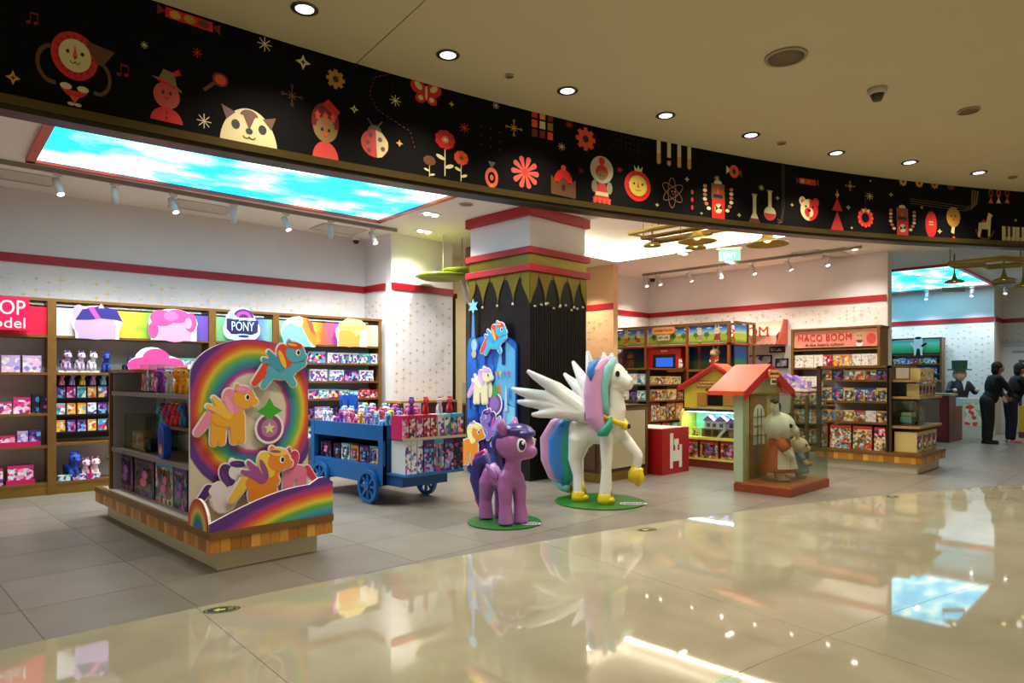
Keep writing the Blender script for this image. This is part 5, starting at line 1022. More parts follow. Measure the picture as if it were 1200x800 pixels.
# gold collar
b = MB()
b.tube([(.10 + .19*math.cos(R(a)) + .05, .155*math.sin(R(a)), .98 - .10*math.cos(R(a))) for a in range(-120, 121, 12)], .03, YG, 8); b.ell((.35, 0, .86), (.035, .06, .05), YG, 12, 8); o = b.build('collar', S); o['label'] = 'gold collar'
MB().ell((.385, 0, .86), (.02, .03, .03), mat('#3a1020', .15), 12, 8).build('gem', o)
MP, MT, MBU, MG = mat('#cf96c4', .33, coat=.3), mat('#7fc0bc', .33, coat=.3), mat('#2f7fce', .33, coat=.3), mat('#17957c', .33, coat=.3)
def bigmane(b): b.tube([(.18, -.07, 1.60), (.06, -.13, 1.48), (.04, -.16, 1.2), (.06, -.18, .95), (.14, -.18, .80)], [.06, .12, .125, .11, .05], MP, 16); b.ell((.12, 0, 1.55), (.14, .12, .1), MP); b.tube([(.06, .0, 1.5), (0, .0, 1.3), (0, 0, 1.05)], [.11, .11, .06], MP, 14)
blob('mane', S, bigmane, MP, .011, 5)
def band(name, pts, rs, m, lb): b = MB(); b.tube(pts, rs, m, 14); b.build(name, S)['label'] = lb
band('mane_streak', [(.24, -.06, 1.62), (.20, -.13, 1.50), (.16, -.17, 1.3), (.17, -.16, 1.1), (.2, -.15, .95)], [.03, .06, .05, .045, .02], MT, 'pale teal front mane streak')
band('mane_streak', [(.10, -.12, 1.60), (.04, -.20, 1.54), (.04, -.245, 1.44), (.05, -.26, 1.36)], [.02, .055, .05, .008], MBU, 'blue mane streak')
band('mane_streak', [(.13, -.24, .78), (.20, -.24, .80), (.25, -.22, .88), (.27, -.2, .97)], [.03, .055, .045, .01], MG, 'green curl at mane end')
def lobe(name, m, dx, r, lb, dy=0):
    b = MB(); b.tube([(-.32+dx*.2, dy, .96), (-.42+dx, dy, .84), (-.50+dx, dy, .66), (-.50+dx, dy, .44), (-.46+dx*.8, dy, .26), (-.42+dx*.3, dy, .14)], [.03, .10*r, .14*r, .13*r, .10*r, .02], m, 16); b.build(name, S)['label'] = lb
lobe('tail_lobe', MP, -.10, 1.0, 'pink tail lobe'); lobe('tail_lobe', MBU, .03, 1.0, 'blue tail lobe', -.04); lobe('tail_lobe', MG, .13, .85, 'green tail lobe', -.03)
b = MB(); b.tube([(-.36, 0, .12), (-.46, 0, .12), (-.56, 0, .17), (-.62, 0, .23)], [.07, .05, .03, .006], MT, 10); b.build('tail_tip', S)['label'] = 'teal tail tip'
def wing(sy, tilt):
    def fn(b):
        rt = Vector((-.06, sy*.15, 1.0))
        b.ell(rt, (.12, .045, .12), WH); tips = [(-.98, 1.27, .06), (-.76, 1.48, .055), (-.90, 1.12, .055), (-.70, .97, .05)]
        if sy > 0: tips = [(-.50, 1.60, .05), (-.30, 1.72, .05), (-.62, 1.45, .05)]
        for tx, tz, r in tips:
            t_ = Vector((tx, sy*(.15+tilt), tz)); b.tube([rt, rt.lerp(t_, .5) + Vector((0, 0, .03)), t_.lerp(rt, .12), t_], [.11, .085, r*.8, .022], WH, 12)
        b.ell((-.32, sy*(.17+tilt*.3), 1.08), (.28, .035, .16), WH, 16, 10, Matrix.Rotation(R(15), 3, 'Y'))
    return fn
blob('wing', S, wing(-1, .14), WH, .011, 4); blob('wing', S, wing(1, .2), WH, .011, 4)
for k, (xx, zz) in enumerate(((-.50, 1.24), (-.48, 1.13), (-.42, 1.03), (-.34, .95))):
    b = MB(); b.tube([(xx, -.235, zz+.05), (xx+.03, -.243, zz), (xx+.12, -.235, zz-.03), (xx+.2, -.22, zz-.035)], .005, mat('#b06a8a', .4), 6); b.build('feather_line', S)
# ================================================================ DOLL CORNER
DF = Frame(12.3, 9.2, -90); OW = mat('#9a4f22', .4, noise=.2, nscale=6); u0, u1, u2, u3 = 0, DF.u(755), DF.u(803.5), DF.u(855)
skyg = ramp('meadow', [(0, '#3f7f2c'), (.25, '#a9bf3a'), (.5, '#86a83a'), (.62, '#bfd77a'), (.7, '#7fb7e6'), (.85, '#2f7fd0'), (1, '#1f5fb8')], 'linear', (0, 0, 2.12), (1, 1, .36), .03)
def zramp(name, stops, z0, h):               # bands of colour up the panel
    m = ramp(name, stops, 'linear', (0, 0, 0), (1, 1, 1), .02); nt = m.node_tree
    mp = next(n for n in nt.nodes if n.type == 'MAPPING'); mp.inputs['Location'].default_value = (0, 0, z0); mp.inputs['Scale'].default_value = (1, 1, h)
    sx = next(n for n in nt.nodes if n.type == 'SEPXYZ'); ml = next(n for n in nt.nodes if n.type == 'MATH' and n.operation == 'MULTIPLY_ADD'); nt.links.new(sx.outputs[2], ml.inputs[2]); return m
skyg = zramp('meadow', [(0, '#3f7f2c'), (.2, '#a9bf3a'), (.48, '#a3b848'), (.56, '#bfd77a'), (.64, '#7fb7e6'), (.85, '#2f7fd0'), (1, '#1f5fb8')], 2.12, .34)
night = zramp('dusk', [(0, '#2f6a34'), (.3, '#2c6a4a'), (.42, '#1f4f86'), (1, '#12306a')], 1.62, .46)
def dollbay(a, b, lb, animals, last=False):
    t = thing('doll_shelf_unit', lb, 'shelf unit', (*DF.w(a), 0), -90); L = b-a
    for x in ([0] + ([L-.05] if last else [])): bx('post', t, x, x+.05, 0, .05, 0, 2.49, OW, .003); bx('post', t, x, x+.05, .5, .55, 0, 2.49, OW)
    bx('top_rail', t, 0, L, 0, .05, 2.49, 2.53, SHELFM); bx('top_rail', t, 0, L, .5, .55, 2.49, 2.53, SHELFM)
    bx('header_panel', t, .05, L-.0, .06, .08, 2.12, 2.47, skyg); bx('shelf', t, .05, L, .0, .55, 2.07, 2.11, OW); bx('back_panel', t, .05, L, .5, .52, 1.6, 2.07, night); bx('lower_back_panel', t, .05, L, .5, .52, .0, 1.55, mat('#7a4a2c', .6))
    for z in (1.55, .9, .3): bx('shelf', t, .05, L, .0, .5, z, z+.04, OW)
    A = Art()
    for i in range(int(L/.24)): x = .2+.24*i; A.rect('#5a4a24', x-.008, x+.008, 2.2, 2.27); A.ell('#3f7a2c', x, 2.29, .06, .05); A.ell('#e8f2f8', x+.05, 2.42, .05, .012)
    for ax, s_, dr in animals: rabbit_art(A, ax*L, 2.27, s_, '#d9c9b0', dr)
    A.build('print', t).location = (0, .06, 0); return t
dollbay(u0, u1, 'doll shelf bay with two printed rabbits and brown plush toy', [(.45, .24, '#c8742c'), (.8, .2, '#c23a3a')]); b2 = dollbay(u1, u2, 'doll shelf bay with orange shop sign and red screen cabinet', [(.82, .08, '#c23a3a')]); dollbay(u2, u3, 'doll shelf bay nearest the awning with white rabbit plush toy', [(.3, .22, '#b08a6a'), (.7, .26, '#a02c2c')], True)
t = thing('doll_shelf_end', 'open gold frame with blue picture closing the doll shelf end', 'shelf unit', (12.3, 6.24-.02, 0), 0)
for x in (.56, .85): bx('post', t, x, x+.05, 0, .05, 0, 2.49, SHELFM)
bx('rail', t, 0.05, .9, 0, .05, 2.49, 2.53, SHELFM); bx('rail', t, .05, .85, 0, .05, 2.07, 2.11, OW); bx('picture_panel', t, .06, .54, .02, .04, 2.12, 2.47, skyg); bx('picture_panel', t, .06, .54, .02, .04, 1.6, 2.07, night); bx('rail', t, .05, .85, 0, .05, 1.5, 1.55, SHELFM)
def famsign(lb, x, y, z, deg, w_, h, par=None, cjk=True):
    t = thing('shop_sign', lb, 'sign', (x, y, z), deg); b = MB(); n = 10; P = [(w_/2*math.copysign(abs(math.cos(R(a)))**.35, math.cos(R(a))), h/2*math.copysign(abs(math.sin(R(a)))**.5, math.sin(R(a)))) for a in range(0, 360, 15)]
    b.prism(P, -.02, 0, mat('#d8793a', .4)); b.build('plate', t); Q = [(x_*.94, z_*.86) for x_, z_ in P]; MB().prism(Q, -.023, -.02, mat('#ecb070', .4)).build('plate_face', t)
    text('Sylvanian Families', .1, mat('#7a2c12', .4), t, (0, -.025, 0), width=w_*.85, height=h*.5)
    if cjk:
        bx('sub_plate', t, -w_*.25, w_*.25, -.015, 0, -h*1.25, -h*.58, mat('#e9e2c8', .4)); text('森贝儿家族', .1, mat('#5a2a14', .4), t, (0, -.018, -h*.91), width=w_*.42, height=h*.42)
    return t
p = DF.w(DF.u(778, -.02), -.02); famsign('orange oval shop sign on the doll shelf header', p[0]-.002, p[1], 2.41, -90, .56, .16)
# red cabinet with screen in the middle bay
a, b_ = DF.u(759, .1), DF.u(797, .1); L = b_-a; t = thing('screen_cabinet', 'bright red cabinet holding a small blue screen in doll shelf', 'cabinet', (*DF.w(a, .12), 1.59), -90)
bx('body', t, 0, L, .03, .3, 0, .46, mat('#b5121c', .4)); bx('surround', t, 0, L, 0, .03, 0, .46, mat('#c4161f', .35)); bx('recess', t, .12, L-.12, -.004, 0, .03, .33, BLACK); bx('screen', t, .2, L-.18, -.008, -.004, .07, .26, mat('#1c58c8', .3, emit=.8)); bx('name_plate', t, L*.4, L*.6, -.006, 0, .385, .42, mat('#e0a08a', .4))
# ---- plush rabbits (plain)
def rabbit(lb, x, y, z, deg, s, dress, apron=None, fur='#e2cdb8', ear='#5a241c', basket=False, cap=None):
    t = thing('plush_rabbit', lb, 'plush toy', (x, y, z), deg); t.scale = (s, s, s); F_ = mat(fur, .85, noise=.05, nscale=30, bump=.1)
    def body(b):
        b.ell((0, 0, .70), (.205, .20, .18), F_, 20, 14); b.ell((.16, 0, .645), (.09, .11, .075), F_, 14, 9); b.ell((0, 0, .4), (.13, .14, .2), F_, 14, 10); b.tube([(0, 0, .5), (0, 0, .62)], .09, F_, 12)
        for k in (-1, 1):
            b.tube([(-.03, k*.085, .84), (-.05, k*.11, .93), (-.05, k*.13, 1.01)], [.045, .052, .034], F_, 12); b.limb([(0, k*.13, .5), (.06, k*.19, .40), (.13, k*.15, .33)], [.055, .052, .05], F_, 10); b.limb([(0, k*.07, .25), (.01, k*.08, .05)], [.07, .06], F_, 10); b.ell((.05, k*.08, .035), (.09, .055, .038), F_, 12, 7)
    blob('body', t, body, F_, .013, 5)
    D_ = mat(dress, .8); b = MB(); b.lathe([(.10, .56), (.135, .52), (.15, .42), (.18, .3), (.225, .14), (.215, .12), (.1, .2)], D_, 26, cap=False); b.build('dress', t)
    for k in (-1, 1):
        q = MB().tube([(0, k*.12, .53), (.035, k*.175, .45), (.07, k*.185, .40)], [.062, .07, .058], D_, 12).build('sleeve', t)
        q = MB().ell((-.004, k*.118, .95), (.02, .034, .06), mat(ear, .8), 10, 7).build('ear_lining', t); MB().ell((-.055, k*.133, 1.015), (.036, .045, .03), mat(ear, .8), 10, 7).build('ear_tip', t)
        MB().ell((.125, k*.155, .715), (.024, .022, .028), mat('#17100e', .15), 12, 8).build('eye', t)
    MB().ell((.25, 0, .665), (.014, .02, .012), mat('#8a4a4a', .5), 10, 6).build('nose', t)
    if apron:
        b = MB(); n = 12; vs = []
        for zz, r in ((.44, .162), (.4, .168), (.3, .192), (.17, .228)):
            for i in range(n+1): a = R(-100 + 200*i/n); vs.append(((r+.004+.004*(i % 2))*math.cos(a), (r+.004+.004*(i % 2))*math.sin(a), zz))
        b.add(vs, [(j*(n+1)+i, j*(n+1)+i+1, (j+1)*(n+1)+i+1, (j+1)*(n+1)+i) for j in range(3) for i in range(n)], mat(apron, .85), True); b.build('apron', t)
    if basket:
        b = MB(); b.lathe([(.0, 0), (.06, 0), (.10, .08), (.09, .08), (.05, .01), (0, .01)], mat('#c98a2c', .7), 16, (.22, .0, .26)); b.build('basket', t)
    return t
p = DF.w(DF.u(739, .15), .15); rabbit('brown plush squirrel-like toy sitting in the first doll shelf bay', p[0], p[1], 1.592, -170, .42, '#6a3a24', None, '#7a4a2c', '#3a1a10')
p = DF.w(DF.u(838, .15), .15); rabbit('large cream plush rabbit on the doll shelf bay nearest awning', p[0], p[1], 1.592, 170, .48, '#b03a2c', None, '#d8c08a', '#c89a6a')
# ---- shelf island between counter and doll shelves
def island(name, lb, x0, x1, y0, y1, zt, shelves, **k):
    t = thing(name, lb, 'display island'); plinth(t, x0, x1, y0, y1, .07, **k)
    bx('deck', t, x0-.04, x1+.04, y0-.04, y1+.04, .30, .31, SHELFM); return t
WB = mat('#4a2c16', .45, noise=.2, nscale=6)
T = island('display_island', 'shelf island with family doll boxes behind red block counter end', 10.74, 11.95, 7.17, 8.6, 1.59, [])
for x, y in ((10.67, 7.1), (11.97, 7.1), (10.67, 8.6), (11.97, 8.6)): bx('post', T, x, x+.05, y, y+.05, .3, 1.59, WB)
bx('top_board', T, 10.67, 12.02, 7.1, 8.65, 1.575, 1.61, SHELFM); bx('divider', T, 10.95, 11.95, 7.5, 7.52, .31, 1.57, WB); bx('divider', T, 10.95, 10.97, 7.5, 8.6, .31, 1.57, DIV)
for z in (.62, 1.0, 1.3): bx('shelf', T, 10.72, 12.0, 7.1, 7.5, z-.025, z, SHELFM); bx('shelf', T, 10.67, 10.95, 7.5, 8.6, z-.025, z, SHELFM)
TF = Frame(10.7, 7.12, 0); G = 'doll boxes on the island behind counter'
row(TF, .03, 1.302, span(763, 798, 6, .15, ['cream', 'cream', 'family', 'cream']), 'along the top of the island behind the red cube', G)
row(TF, .03, 1.002, [(763, 780, .2, 'family'), (781, 793, .2, 'cream'), (794, 801, .15, 'familyred')], 'along the upper shelf behind the red cube', G)
row(TF, .03, .622, [(763, 773, .33, 'familyred'), (774, 780, .25, 'cream'), (781, 791, .3, 'family'), (792, 803, .3, 'orange')], 'along the middle shelf behind the red cube', G)
row(TF, .03, .312, [(763, 774, .25, 'family'), (776, 786, .26, 'familyred'), (788, 797, .24, 'teal')], 'along the deck behind the red cube', G)
p = TF.w(TF.u(798, .15), .15); rabbit('tiny white toy rabbit on top of island behind the kiosk', p[0]-.02, p[1], 1.61, -120, .2, '#e9e2d6', None, '#f0ead8', '#e0b0a0')
TS = Frame(10.7, 8.6, -90)
for z, pl, h in ((1.302, 'plain', .2), (1.002, 'dark', .18), (.622, 'teal', .25)): row(TS, .03, z, span(718, 756, 4, h, [pl, 'plain', pl, 'teal']), 'from the far end of %s shelf on the island side' % {1.302: 'the top', 1.002: 'the upper', .622: 'the lower'}[z], 'boxes on the island side')
# ---- counter and red cube
t = thing('cash_counter', 'cream panelled counter with dark top and gold frame', 'counter', (7.27, 5.6, 0)); L, Dp = 1.12, .7
bx('base', t, .0, L, 0, Dp, 0, .12, GOLD, .003); bx('body', t, .01, L-.01, .01, Dp-.01, .12, 1.0, WB); bx('counter_top', t, -.02, L+.02, -.02, Dp+.02, 1.0, 1.035, mat('#3a2a1c', .35), .003)
bx('front_panel', t, .06, L-.06, -.004, .012, .17, .96, mat('#cbbf9c', .5)); bx('frame', t, 0, .05, -.01, .01, .12, 1.0, GOLD); bx('frame', t, L-.05, L, -.01, .01, .12, 1.0, GOLD); bx('frame', t, .05, L-.05, -.01, .01, .965, 1.0, GOLD); bx('side_panel', t, -.004, .01, .08, Dp-.06, .17, .96, mat('#5a3a20', .5))
t = thing('tablet_screen', 'dark monitor on the cream counter behind the white statue', 'monitor', (7.9, 6.0, 1.037), -20); bx('screen', t, -.2, .2, -.012, .012, .08, .36, BLACK, .004); bx('stand', t, -.04, .04, -.03, .03, 0, .1, mat('#26221e', .4)); bx('foot', t, -.1, .1, -.07, .07, 0, .012, mat('#26221e', .4))
t = thing('red_block', 'bright red cube block with white castle-like chair mark', 'display block', (8.5, 5.42, 0)); bx('block', t, 0, .74, 0, .74, 0, .67, mat('#b3101c', .38), .006); bx('top_sheet', t, .04, .7, .04, .7, .67, .676, mat('#e6ddd2', .5))
A = Art(); A.poly(WHITEG, [(-.16, -.26), (-.08, -.26), (-.08, -.16), (.09, -.16), (.09, -.26), (.17, -.26), (.17, .08), (.1, .08), (.1, 0), (.05, 0), (.05, .08), (.08, .08), (.08, .17), (-.05, .17), (-.05, .08), (-.02, .08), (-.02, 0), (-.07, 0), (-.07, .26), (-.16, .26)])
A.build('emblem_print', t, base=.001).location = (.37, 0, .34)
# ---- doll house kiosk
KF2 = Frame(9.74, 5.86, -90); KW = 1.18; YE = mat('#dcc640', .45, noise=.03); YG2 = mat('#ded654', .4)
t = thing('house_kiosk', 'yellow house-shaped display kiosk with orange roof and lit doll house', 'display kiosk', (9.74, 5.86, 0), -90)
bx('base', t, 0, KW, 0, .5, 0, .12, mat('#7a2f18', .45)); bx('sill', t, -.02, KW, -.01, .5, .12, .15, YG2); bx('shelf', t, -.02, KW, -.01, .5, .44, .48, YG2); bx('back_panel', t, 0, KW, .47, .5, .15, .9, mat('#1c2a24', .6))
side = [(0, .12), (0, .75)] + [(.14-.14*math.cos(R(a)), .75+.17*math.sin(R(a))) for a in range(15, 91, 15)] + [(.5, .92), (.5, .12)]
o = MB().prism([(x_, z_) for x_, z_ in side], 0, .035, YG2).build('end_panel', t); o.rotation_euler = (0, 0, R(90)); o.location = (.035-.02, 0, 0)
o = MB().prism([(x_, z_) for x_, z_ in side], 0, .035, YG2).build('end_panel', t); o.rotation_euler = (0, 0, R(90)); o.location = (KW+.035, 0, 0)
bx('lit_back', t, .03, KW, .44, .46, .49, .88, zramp('kiosk_sky', [(0, '#4fd08a'), (.5, '#7fe6c8'), (1, '#bff2f4')], .48, .4)); bx('canopy', t, 0, KW, .1, .5, .88, .92, mat('#0f4a3c', .4)); bx('light_bar', t, .05, KW-.05, .12, .16, .868, .88, mat('#dffcff', .5, emit=9)); bx('front_glass', t, .02, KW, .0, .005, .49, .86, glass(.12))
lp = bpy.data.lights.new('lamp', 'AREA'); lp.shape = 'RECTANGLE'; lp.size = 1.0; lp.size_y = .05; lp.energy = 7; lp.color = (.75, 1, .95); lo = bpy.data.objects.new('lamp', lp); col.objects.link(lo); lo.parent = t; lo.location = (KW/2, .14, .86)
fx = KW/2; house = [(.03, .94), (KW-.0, .94), (KW-.0, 1.25), (fx, 1.57), (.03, 1.25)]
MB().prism(house, .06, .12, YE).build('gable_wall', t)
for sg in (-1, 1):
    x0, x1 = fx, fx+sg*(KW/2+.06); zz0, zz1 = 1.585, 1.225; b = MB()
    b.prism([(x0, zz0), (x1, zz1), (x1, zz1+.055), (x0, zz0+.06)] if sg > 0 else [(x0, zz0), (x0, zz0+.06), (x1, zz1+.055), (x1, zz1)], .0, .42, mat('#d8552c', .45)); b.build('roof', t)
    b = MB(); b.prism([(x0, zz0-.03), (x1, zz1-.03), (x1, zz1+.03), (x0, zz0+.03)] if sg > 0 else [(x0, zz0-.03), (x0, zz0+.03), (x1, zz1+.03), (x1, zz1-.03)], -.012, 0, mat('#b01c1c', .45)); b.build('barge_board', t)
bx('window', t, fx-.14, fx+.12, .05, .06, .98, 1.18, mat('#120c0a', .3)); 
for x0, x1 in ((fx-.32, fx-.15), (fx+.13, fx+.3)):
    sh = bx('shutter', t, x0, x1, .045, .06, .98, 1.18, mat('#a8742c', .5))
    for k in range(4): bx('slat', sh, x0+.01, x1-.01, .038, .045, .99+.047*k, 1.03+.047*k, mat('#c08a3c', .5))
bx('name_board', t, fx-.33, fx+.33, .035, .06, 1.275, 1.37, mat('#b0552c', .45)); bx('name_board_face', t, fx-.32, fx+.32, .03, .035, 1.285, 1.36, mat('#e3b46c', .45)); text('Sylvanian Families', .08, mat('#7a2c12', .4), t, (fx, .027, 1.322), width=.58, height=.05); text('森贝儿家族', .08, mat('#5a2a14', .4), t, (fx, .05, 1.232), width=.36, height=.045, ext=.004)
def dollhouse(lb, x, y, z, deg, s=1):
    t = thing('doll_house', lb, 'doll house', (x, y, z), deg); t.scale = (s,)*3; w1 = mat('#e2e6f0', .5); rf = mat('#8a6cc0', .5)
    bx('lower_floor', t, -.3, .25, 0, .2, 0, .13, mat('#8a6a44', .6)); bx('upper_floor', t, -.26, .1, .02, .2, .13, .25, w1); bx('wing_room', t, .1, .3, .04, .2, .13, .22, w1)
    for x0, x1, zb in ((-.29, -.08, .25), (-.08, .14, .25), (.1, .33, .22)): MB().prism([(x0, zb), (x1, zb), ((x0+x1)/2, zb+.09)], -.01, .2, rf).build('roof', t)
    for x0 in (-.22, -.12, .0, .16): bx('window', t, x0, x0+.06, .016 if x0 < .1 else .034, .04, .155, .215, mat('#5a6a8a', .3))
    for x0 in (-.24, -.1, .06): bx('opening', t, x0, x0+.1, -.003, .0, .02, .11, mat('#2c2018', .6))
    b = MB(); b.prism([(-.02, 0), (.03, 0), (.14, .13), (.09, .13)], -.05, -.01, w1); b.build('stair', t); return t
p = KF2.w(.62, .1); dollhouse('white doll house with lilac roofs glowing inside the kiosk', p[0], p[1], .482, -90)
p = KF2.w(1.02, .12); dollhouse('second smaller lilac-roofed doll house at the kiosk window edge', p[0], p[1], .482, -90, .6)
p = KF2.w(.17, .15); carton('cream', .1, .13, .1, p[0], p[1], .482, -90, 'small cream toy cottage box at the left of lit kiosk', 'kiosk toys'); 
row(KF2, .03, .152, [(798, 818, .27, 'familyred'), (820, 842, .27, 'familyred'), (844, 866, .27, 'familyred')], 'along the bottom shelf of the yellow kiosk', 'window boxes in the kiosk', window=True, depth=.2)
# ---- acrylic rabbit case
t = thing('rabbit_display_case', 'acrylic display case with little house front and wooden base', 'display case', (7.98, 3.33, 0)); Wc, Dc = 1.2, .72
bx('base', t, 0, Wc, 0, Dc, 0, .10, mat('#8a3a1a', .4, noise=.1), .004); bx('base_top', t, .01, Wc-.01, .01, Dc-.01, .10, .118, mat('#b0622a', .35, noise=.1))
bx('end_post', t, .0, .07, Dc-.12, Dc, .118, 1.24, mat('#a9b894', .5)); bx('back_wall', t, .07, Wc, Dc-.06, Dc, .118, 1.26, mat('#c9b87a', .5, noise=.04))
MB().prism([(0, 1.24), (Wc, 1.24), (Wc/2, 1.53)], Dc-.1, Dc, mat('#bdb98a', .5)).build('gable', t)
dx0, dx1 = .30, .78; bx('door_panel', t, dx0, dx1, Dc-.075, Dc-.06, .13, 1.2, mat('#9a6a2c', .5, noise=.1))
arch = [(dx0+.08, .55), (dx1-.08, .55), (dx1-.08, .9)] + [((dx0+dx1)/2+.16*math.cos(R(a)), .9+.17*math.sin(R(a))) for a in range(15, 180, 15)] + [(dx0+.08, .9)]
wn = MB().prism(arch, Dc-.082, Dc-.075, mat('#dfe6e2', .2)).build('door_window', t)
for k in range(1, 3): bx('glazing_bar', wn, dx0+.08+.107*k-.006, dx0+.08+.107*k+.006, Dc-.09, Dc-.082, .55, 1.02, mat('#9a6a2c', .5))
for k in range(1, 4): bx('glazing_bar', wn, dx0+.08, dx1-.08, Dc-.09, Dc-.082, .55+.12*k-.006, .55+.12*k+.006, mat('#9a6a2c', .5))
fx = Wc/2
for sg in (-1, 1):
    x0, x1 = fx, fx+sg*(Wc/2+.14); z0, z1 = 1.54, 1.20
    MB().prism([(x0, z0), (x1, z1), (x1, z1+.05), (x0, z0+.055)] if sg > 0 else [(x0, z0), (x0, z0+.055), (x1, z1+.05), (x1, z1)], Dc-.2, Dc+.28, mat('#dc4a16', .4)).build('roof', t)
    MB().prism([(x0, z0-.06), (x1, z1-.06), (x1, z1+.05), (x0, z0+.055)] if sg > 0 else [(x0, z0-.06), (x0, z0+.055), (x1, z1+.05), (x1, z1-.06)], Dc-.215, Dc-.2, mat('#a8141c', .4)).build('barge_board', t)
g = glass(.06)
bx('glass_panel', t, .01, .016, .01, Dc-.12, .118, 1.2, g); bx('glass_panel', t, .01, Wc-.03, .01, .016, .118, 1.2, g); bx('glass_panel', t, Wc-.036, Wc-.03, .01, Dc-.06, .118, 1.2, g); bx('glass_top', t, .01, Wc-.03, .01, Dc-.2, 1.2, 1.206, g)
famsign('small orange name sign on the display case roof', 7.98+fx+.02, 3.33+Dc-.225, 1.47, 0, .3, .11)
rabbit('large cream plush rabbit in rust dress inside the acrylic case', 8.45, 3.68, .119, -60, .98, '#c0602f', '#e0c4b4', '#f0e2d4')
rabbit('small cream plush rabbit in blue dress beside large one', 8.86, 3.60, .119, -55, .60, '#7f93a8', None, '#e6c9a8', '#c98a5a', basket=True)
# ---- right island with round-cornered end shelves
RI = island('display_island', 'shelf island full of family doll boxes beside the acrylic case', 11.28, 12.5, 2.84, 4.22, 1.6, [])
for y in (3.17, 4.2): bx('post', RI, 11.2, 11.25, y, y+.06, .3, 1.6, WB); bx('post', RI, 12.5, 12.55, y, y+.06, .3, 1.6, WB)
bx('divider', RI, 11.2, 12.55, 3.2, 3.22, .31, 1.6, WB); bx('divider', RI, 11.84, 11.86, 3.22, 4.2, .31, 1.55, DIV); bx('top_board', RI, 11.2, 12.55, 3.17, 4.26, 1.57, 1.61, SHELFM)
for z in (.74, 1.06, 1.39): bx('shelf', RI, 11.22, 11.84, 3.22, 4.2, z-.03, z, SHELFM)
for z in (.70, 1.14, 1.39): bx('end_shelf', RI, 11.24, 12.5, 2.80, 3.2, z-.035, z, mat('#a8874a', .4, noise=.1))
RF = Frame(11.22, 4.2, -90); G = 'doll boxes on the right island'
row(RF, .03, 1.392, span(962, 1040, 6, .15, ['family', 'dark', 'family', 'orange', 'family', 'dark']), 'along the top shelf of the right island', G)
row(RF, .03, 1.062, span(962, 1040, 6, .2, ['cream', 'blue', 'cream', 'blue', 'blue', 'cream']), 'along the second shelf of the right island', G, window=True)
row(RF, .03, .742, span(962, 1040, 6, .17, ['family', 'family', 'cream', 'familyred', 'plain', 'family']), 'along the third shelf of the right island', G)
row(RF, .03, .312, [(962, 970, .38, 'familyred'), (972, 998, .36, 'familyred'), (999, 1022, .36, 'familyred'), (1024, 1038, .18, 'cream')], 'along the deck of the right island', G, depth=.2)
a, b_ = RF.u(1024, .03), RF.u(1038, .03); p = RF.w((a+b_)/2, .03); carton('red', (b_-a)*.9, .17, .18, p[0], p[1], .494, -90, 'red toy box stacked on the cream box at deck end', 'stacked boxes right island')
EF = Frame(11.28, 2.83, 0)
for z, n, h, wh in ((1.392, 4, .17, 'top'), (1.142, 5, .19, 'middle')):
    for i in range(n): carton('cream', .17, h, .16, 11.55+.19*i + (.0 if z > 1.2 else -.08), 2.85, z, 0, 'cream printed doll box, %s along the %s end shelf' % (ORD[i], wh), 'cream doll boxes on end shelves', window=z < 1.2)
for i in range(4): carton('cream', .26, .3, .3, 11.42+.275*i, 2.85, .312, 0, 'large cream doll box, %s along the bottom end shelf' % ORD[i], 'large cream doll boxes', window=True)
t = thing('notice_frame', 'white notice in brown frame standing on the end shelf', 'sign', (11.27, 3.14, 1.392), -70); bx('frame', t, 0, .2, 0, .015, 0, .19, WB); bx('notice', t, .015, .185, -.003, 0, .015, .175, mat('#d8d2c6', .5))
acrylic('clear acrylic case with a toy camper on the end shelf', 11.27, 2.83, .702, 0, 1.2, .34, .37, 0)
t = thing('toy_camper', 'teal toy camper van inside the acrylic end shelf case', 'toy vehicle', (11.55, 2.95, .706), 0); bx('body', t, -.15, .15, 0, .16, .03, .13, mat('#5fb0b4', .4), .02); bx('roof', t, -.13, .13, .01, .15, .13, .19, mat('#dcd2b4', .5), .02)
for k in (-.09, 0, .08): bx('window', t, k-.03, k+.03, -.003, .0, .08, .12, mat('#24343c', .2))
for k in (-.09, .09): w_ = MB().lathe([(0, -.01), (.03, -.01), (.03, .01), (0, .01)], BLACK, 14, smooth=False).build('wheel', t); w_.rotation_euler = (R(90), 0, 0); w_.location = (k, 0, .03)
carton('familyred', .3, .3, .1, 12.2, 3.0, .706, 0, 'red and green doll house box inside the end shelf case', 'boxes in the end case'); carton('red', .22, .2, .08, 11.9, 3.06, .706, 0, 'bright red box behind the toy camper', 'boxes in the end case')
# ---- wall unit with bear header
MF = Frame(13.3, 5.55, -90); PK2 = mat('#d9684c', .5)
t = bay(0, 1.62, [.18, .55, .92, 1.25, 1.62, 1.97], 'wall shelf with salmon pink bear header and white boxes', zt=2.34, header=(2.0, 2.33), hm=mat('#e08a74', .45), fr=MF, depth=.5, last=True)
A = Art(); A.ell('#d04a3a', 1.45, 2.14, .08, .1); A.ell('#c9a07a', 1.25, 2.19, .1, .075); A.ell('#c9a07a', 1.17, 2.29, .03, .03); A.ell('#c9a07a', 1.33, 2.29, .03, .03); A.ell('#f2e6dc', 1.25, 2.05, .06, .05); A.ell('#2a1812', 1.22, 2.2, .01); A.ell('#2a1812', 1.28, 2.2, .01); A.poly('#7a2c24', [(1.19, 2.12), (1.31, 2.12), (1.28, 2.07), (1.22, 2.07)])
A.build('bear_print', t).location = (0, .03, 0)
text('MACO BOOM', .15, mat('#b0141c', .4), t, (.62, .025, 2.19), width=.98, height=.13, spacing=1.1); text("A the bear's school", .07, mat('#4a1c18', .4), t, (.62, .025, 2.06), width=.7, height=.05)
G = 'white boxes under the bear header'
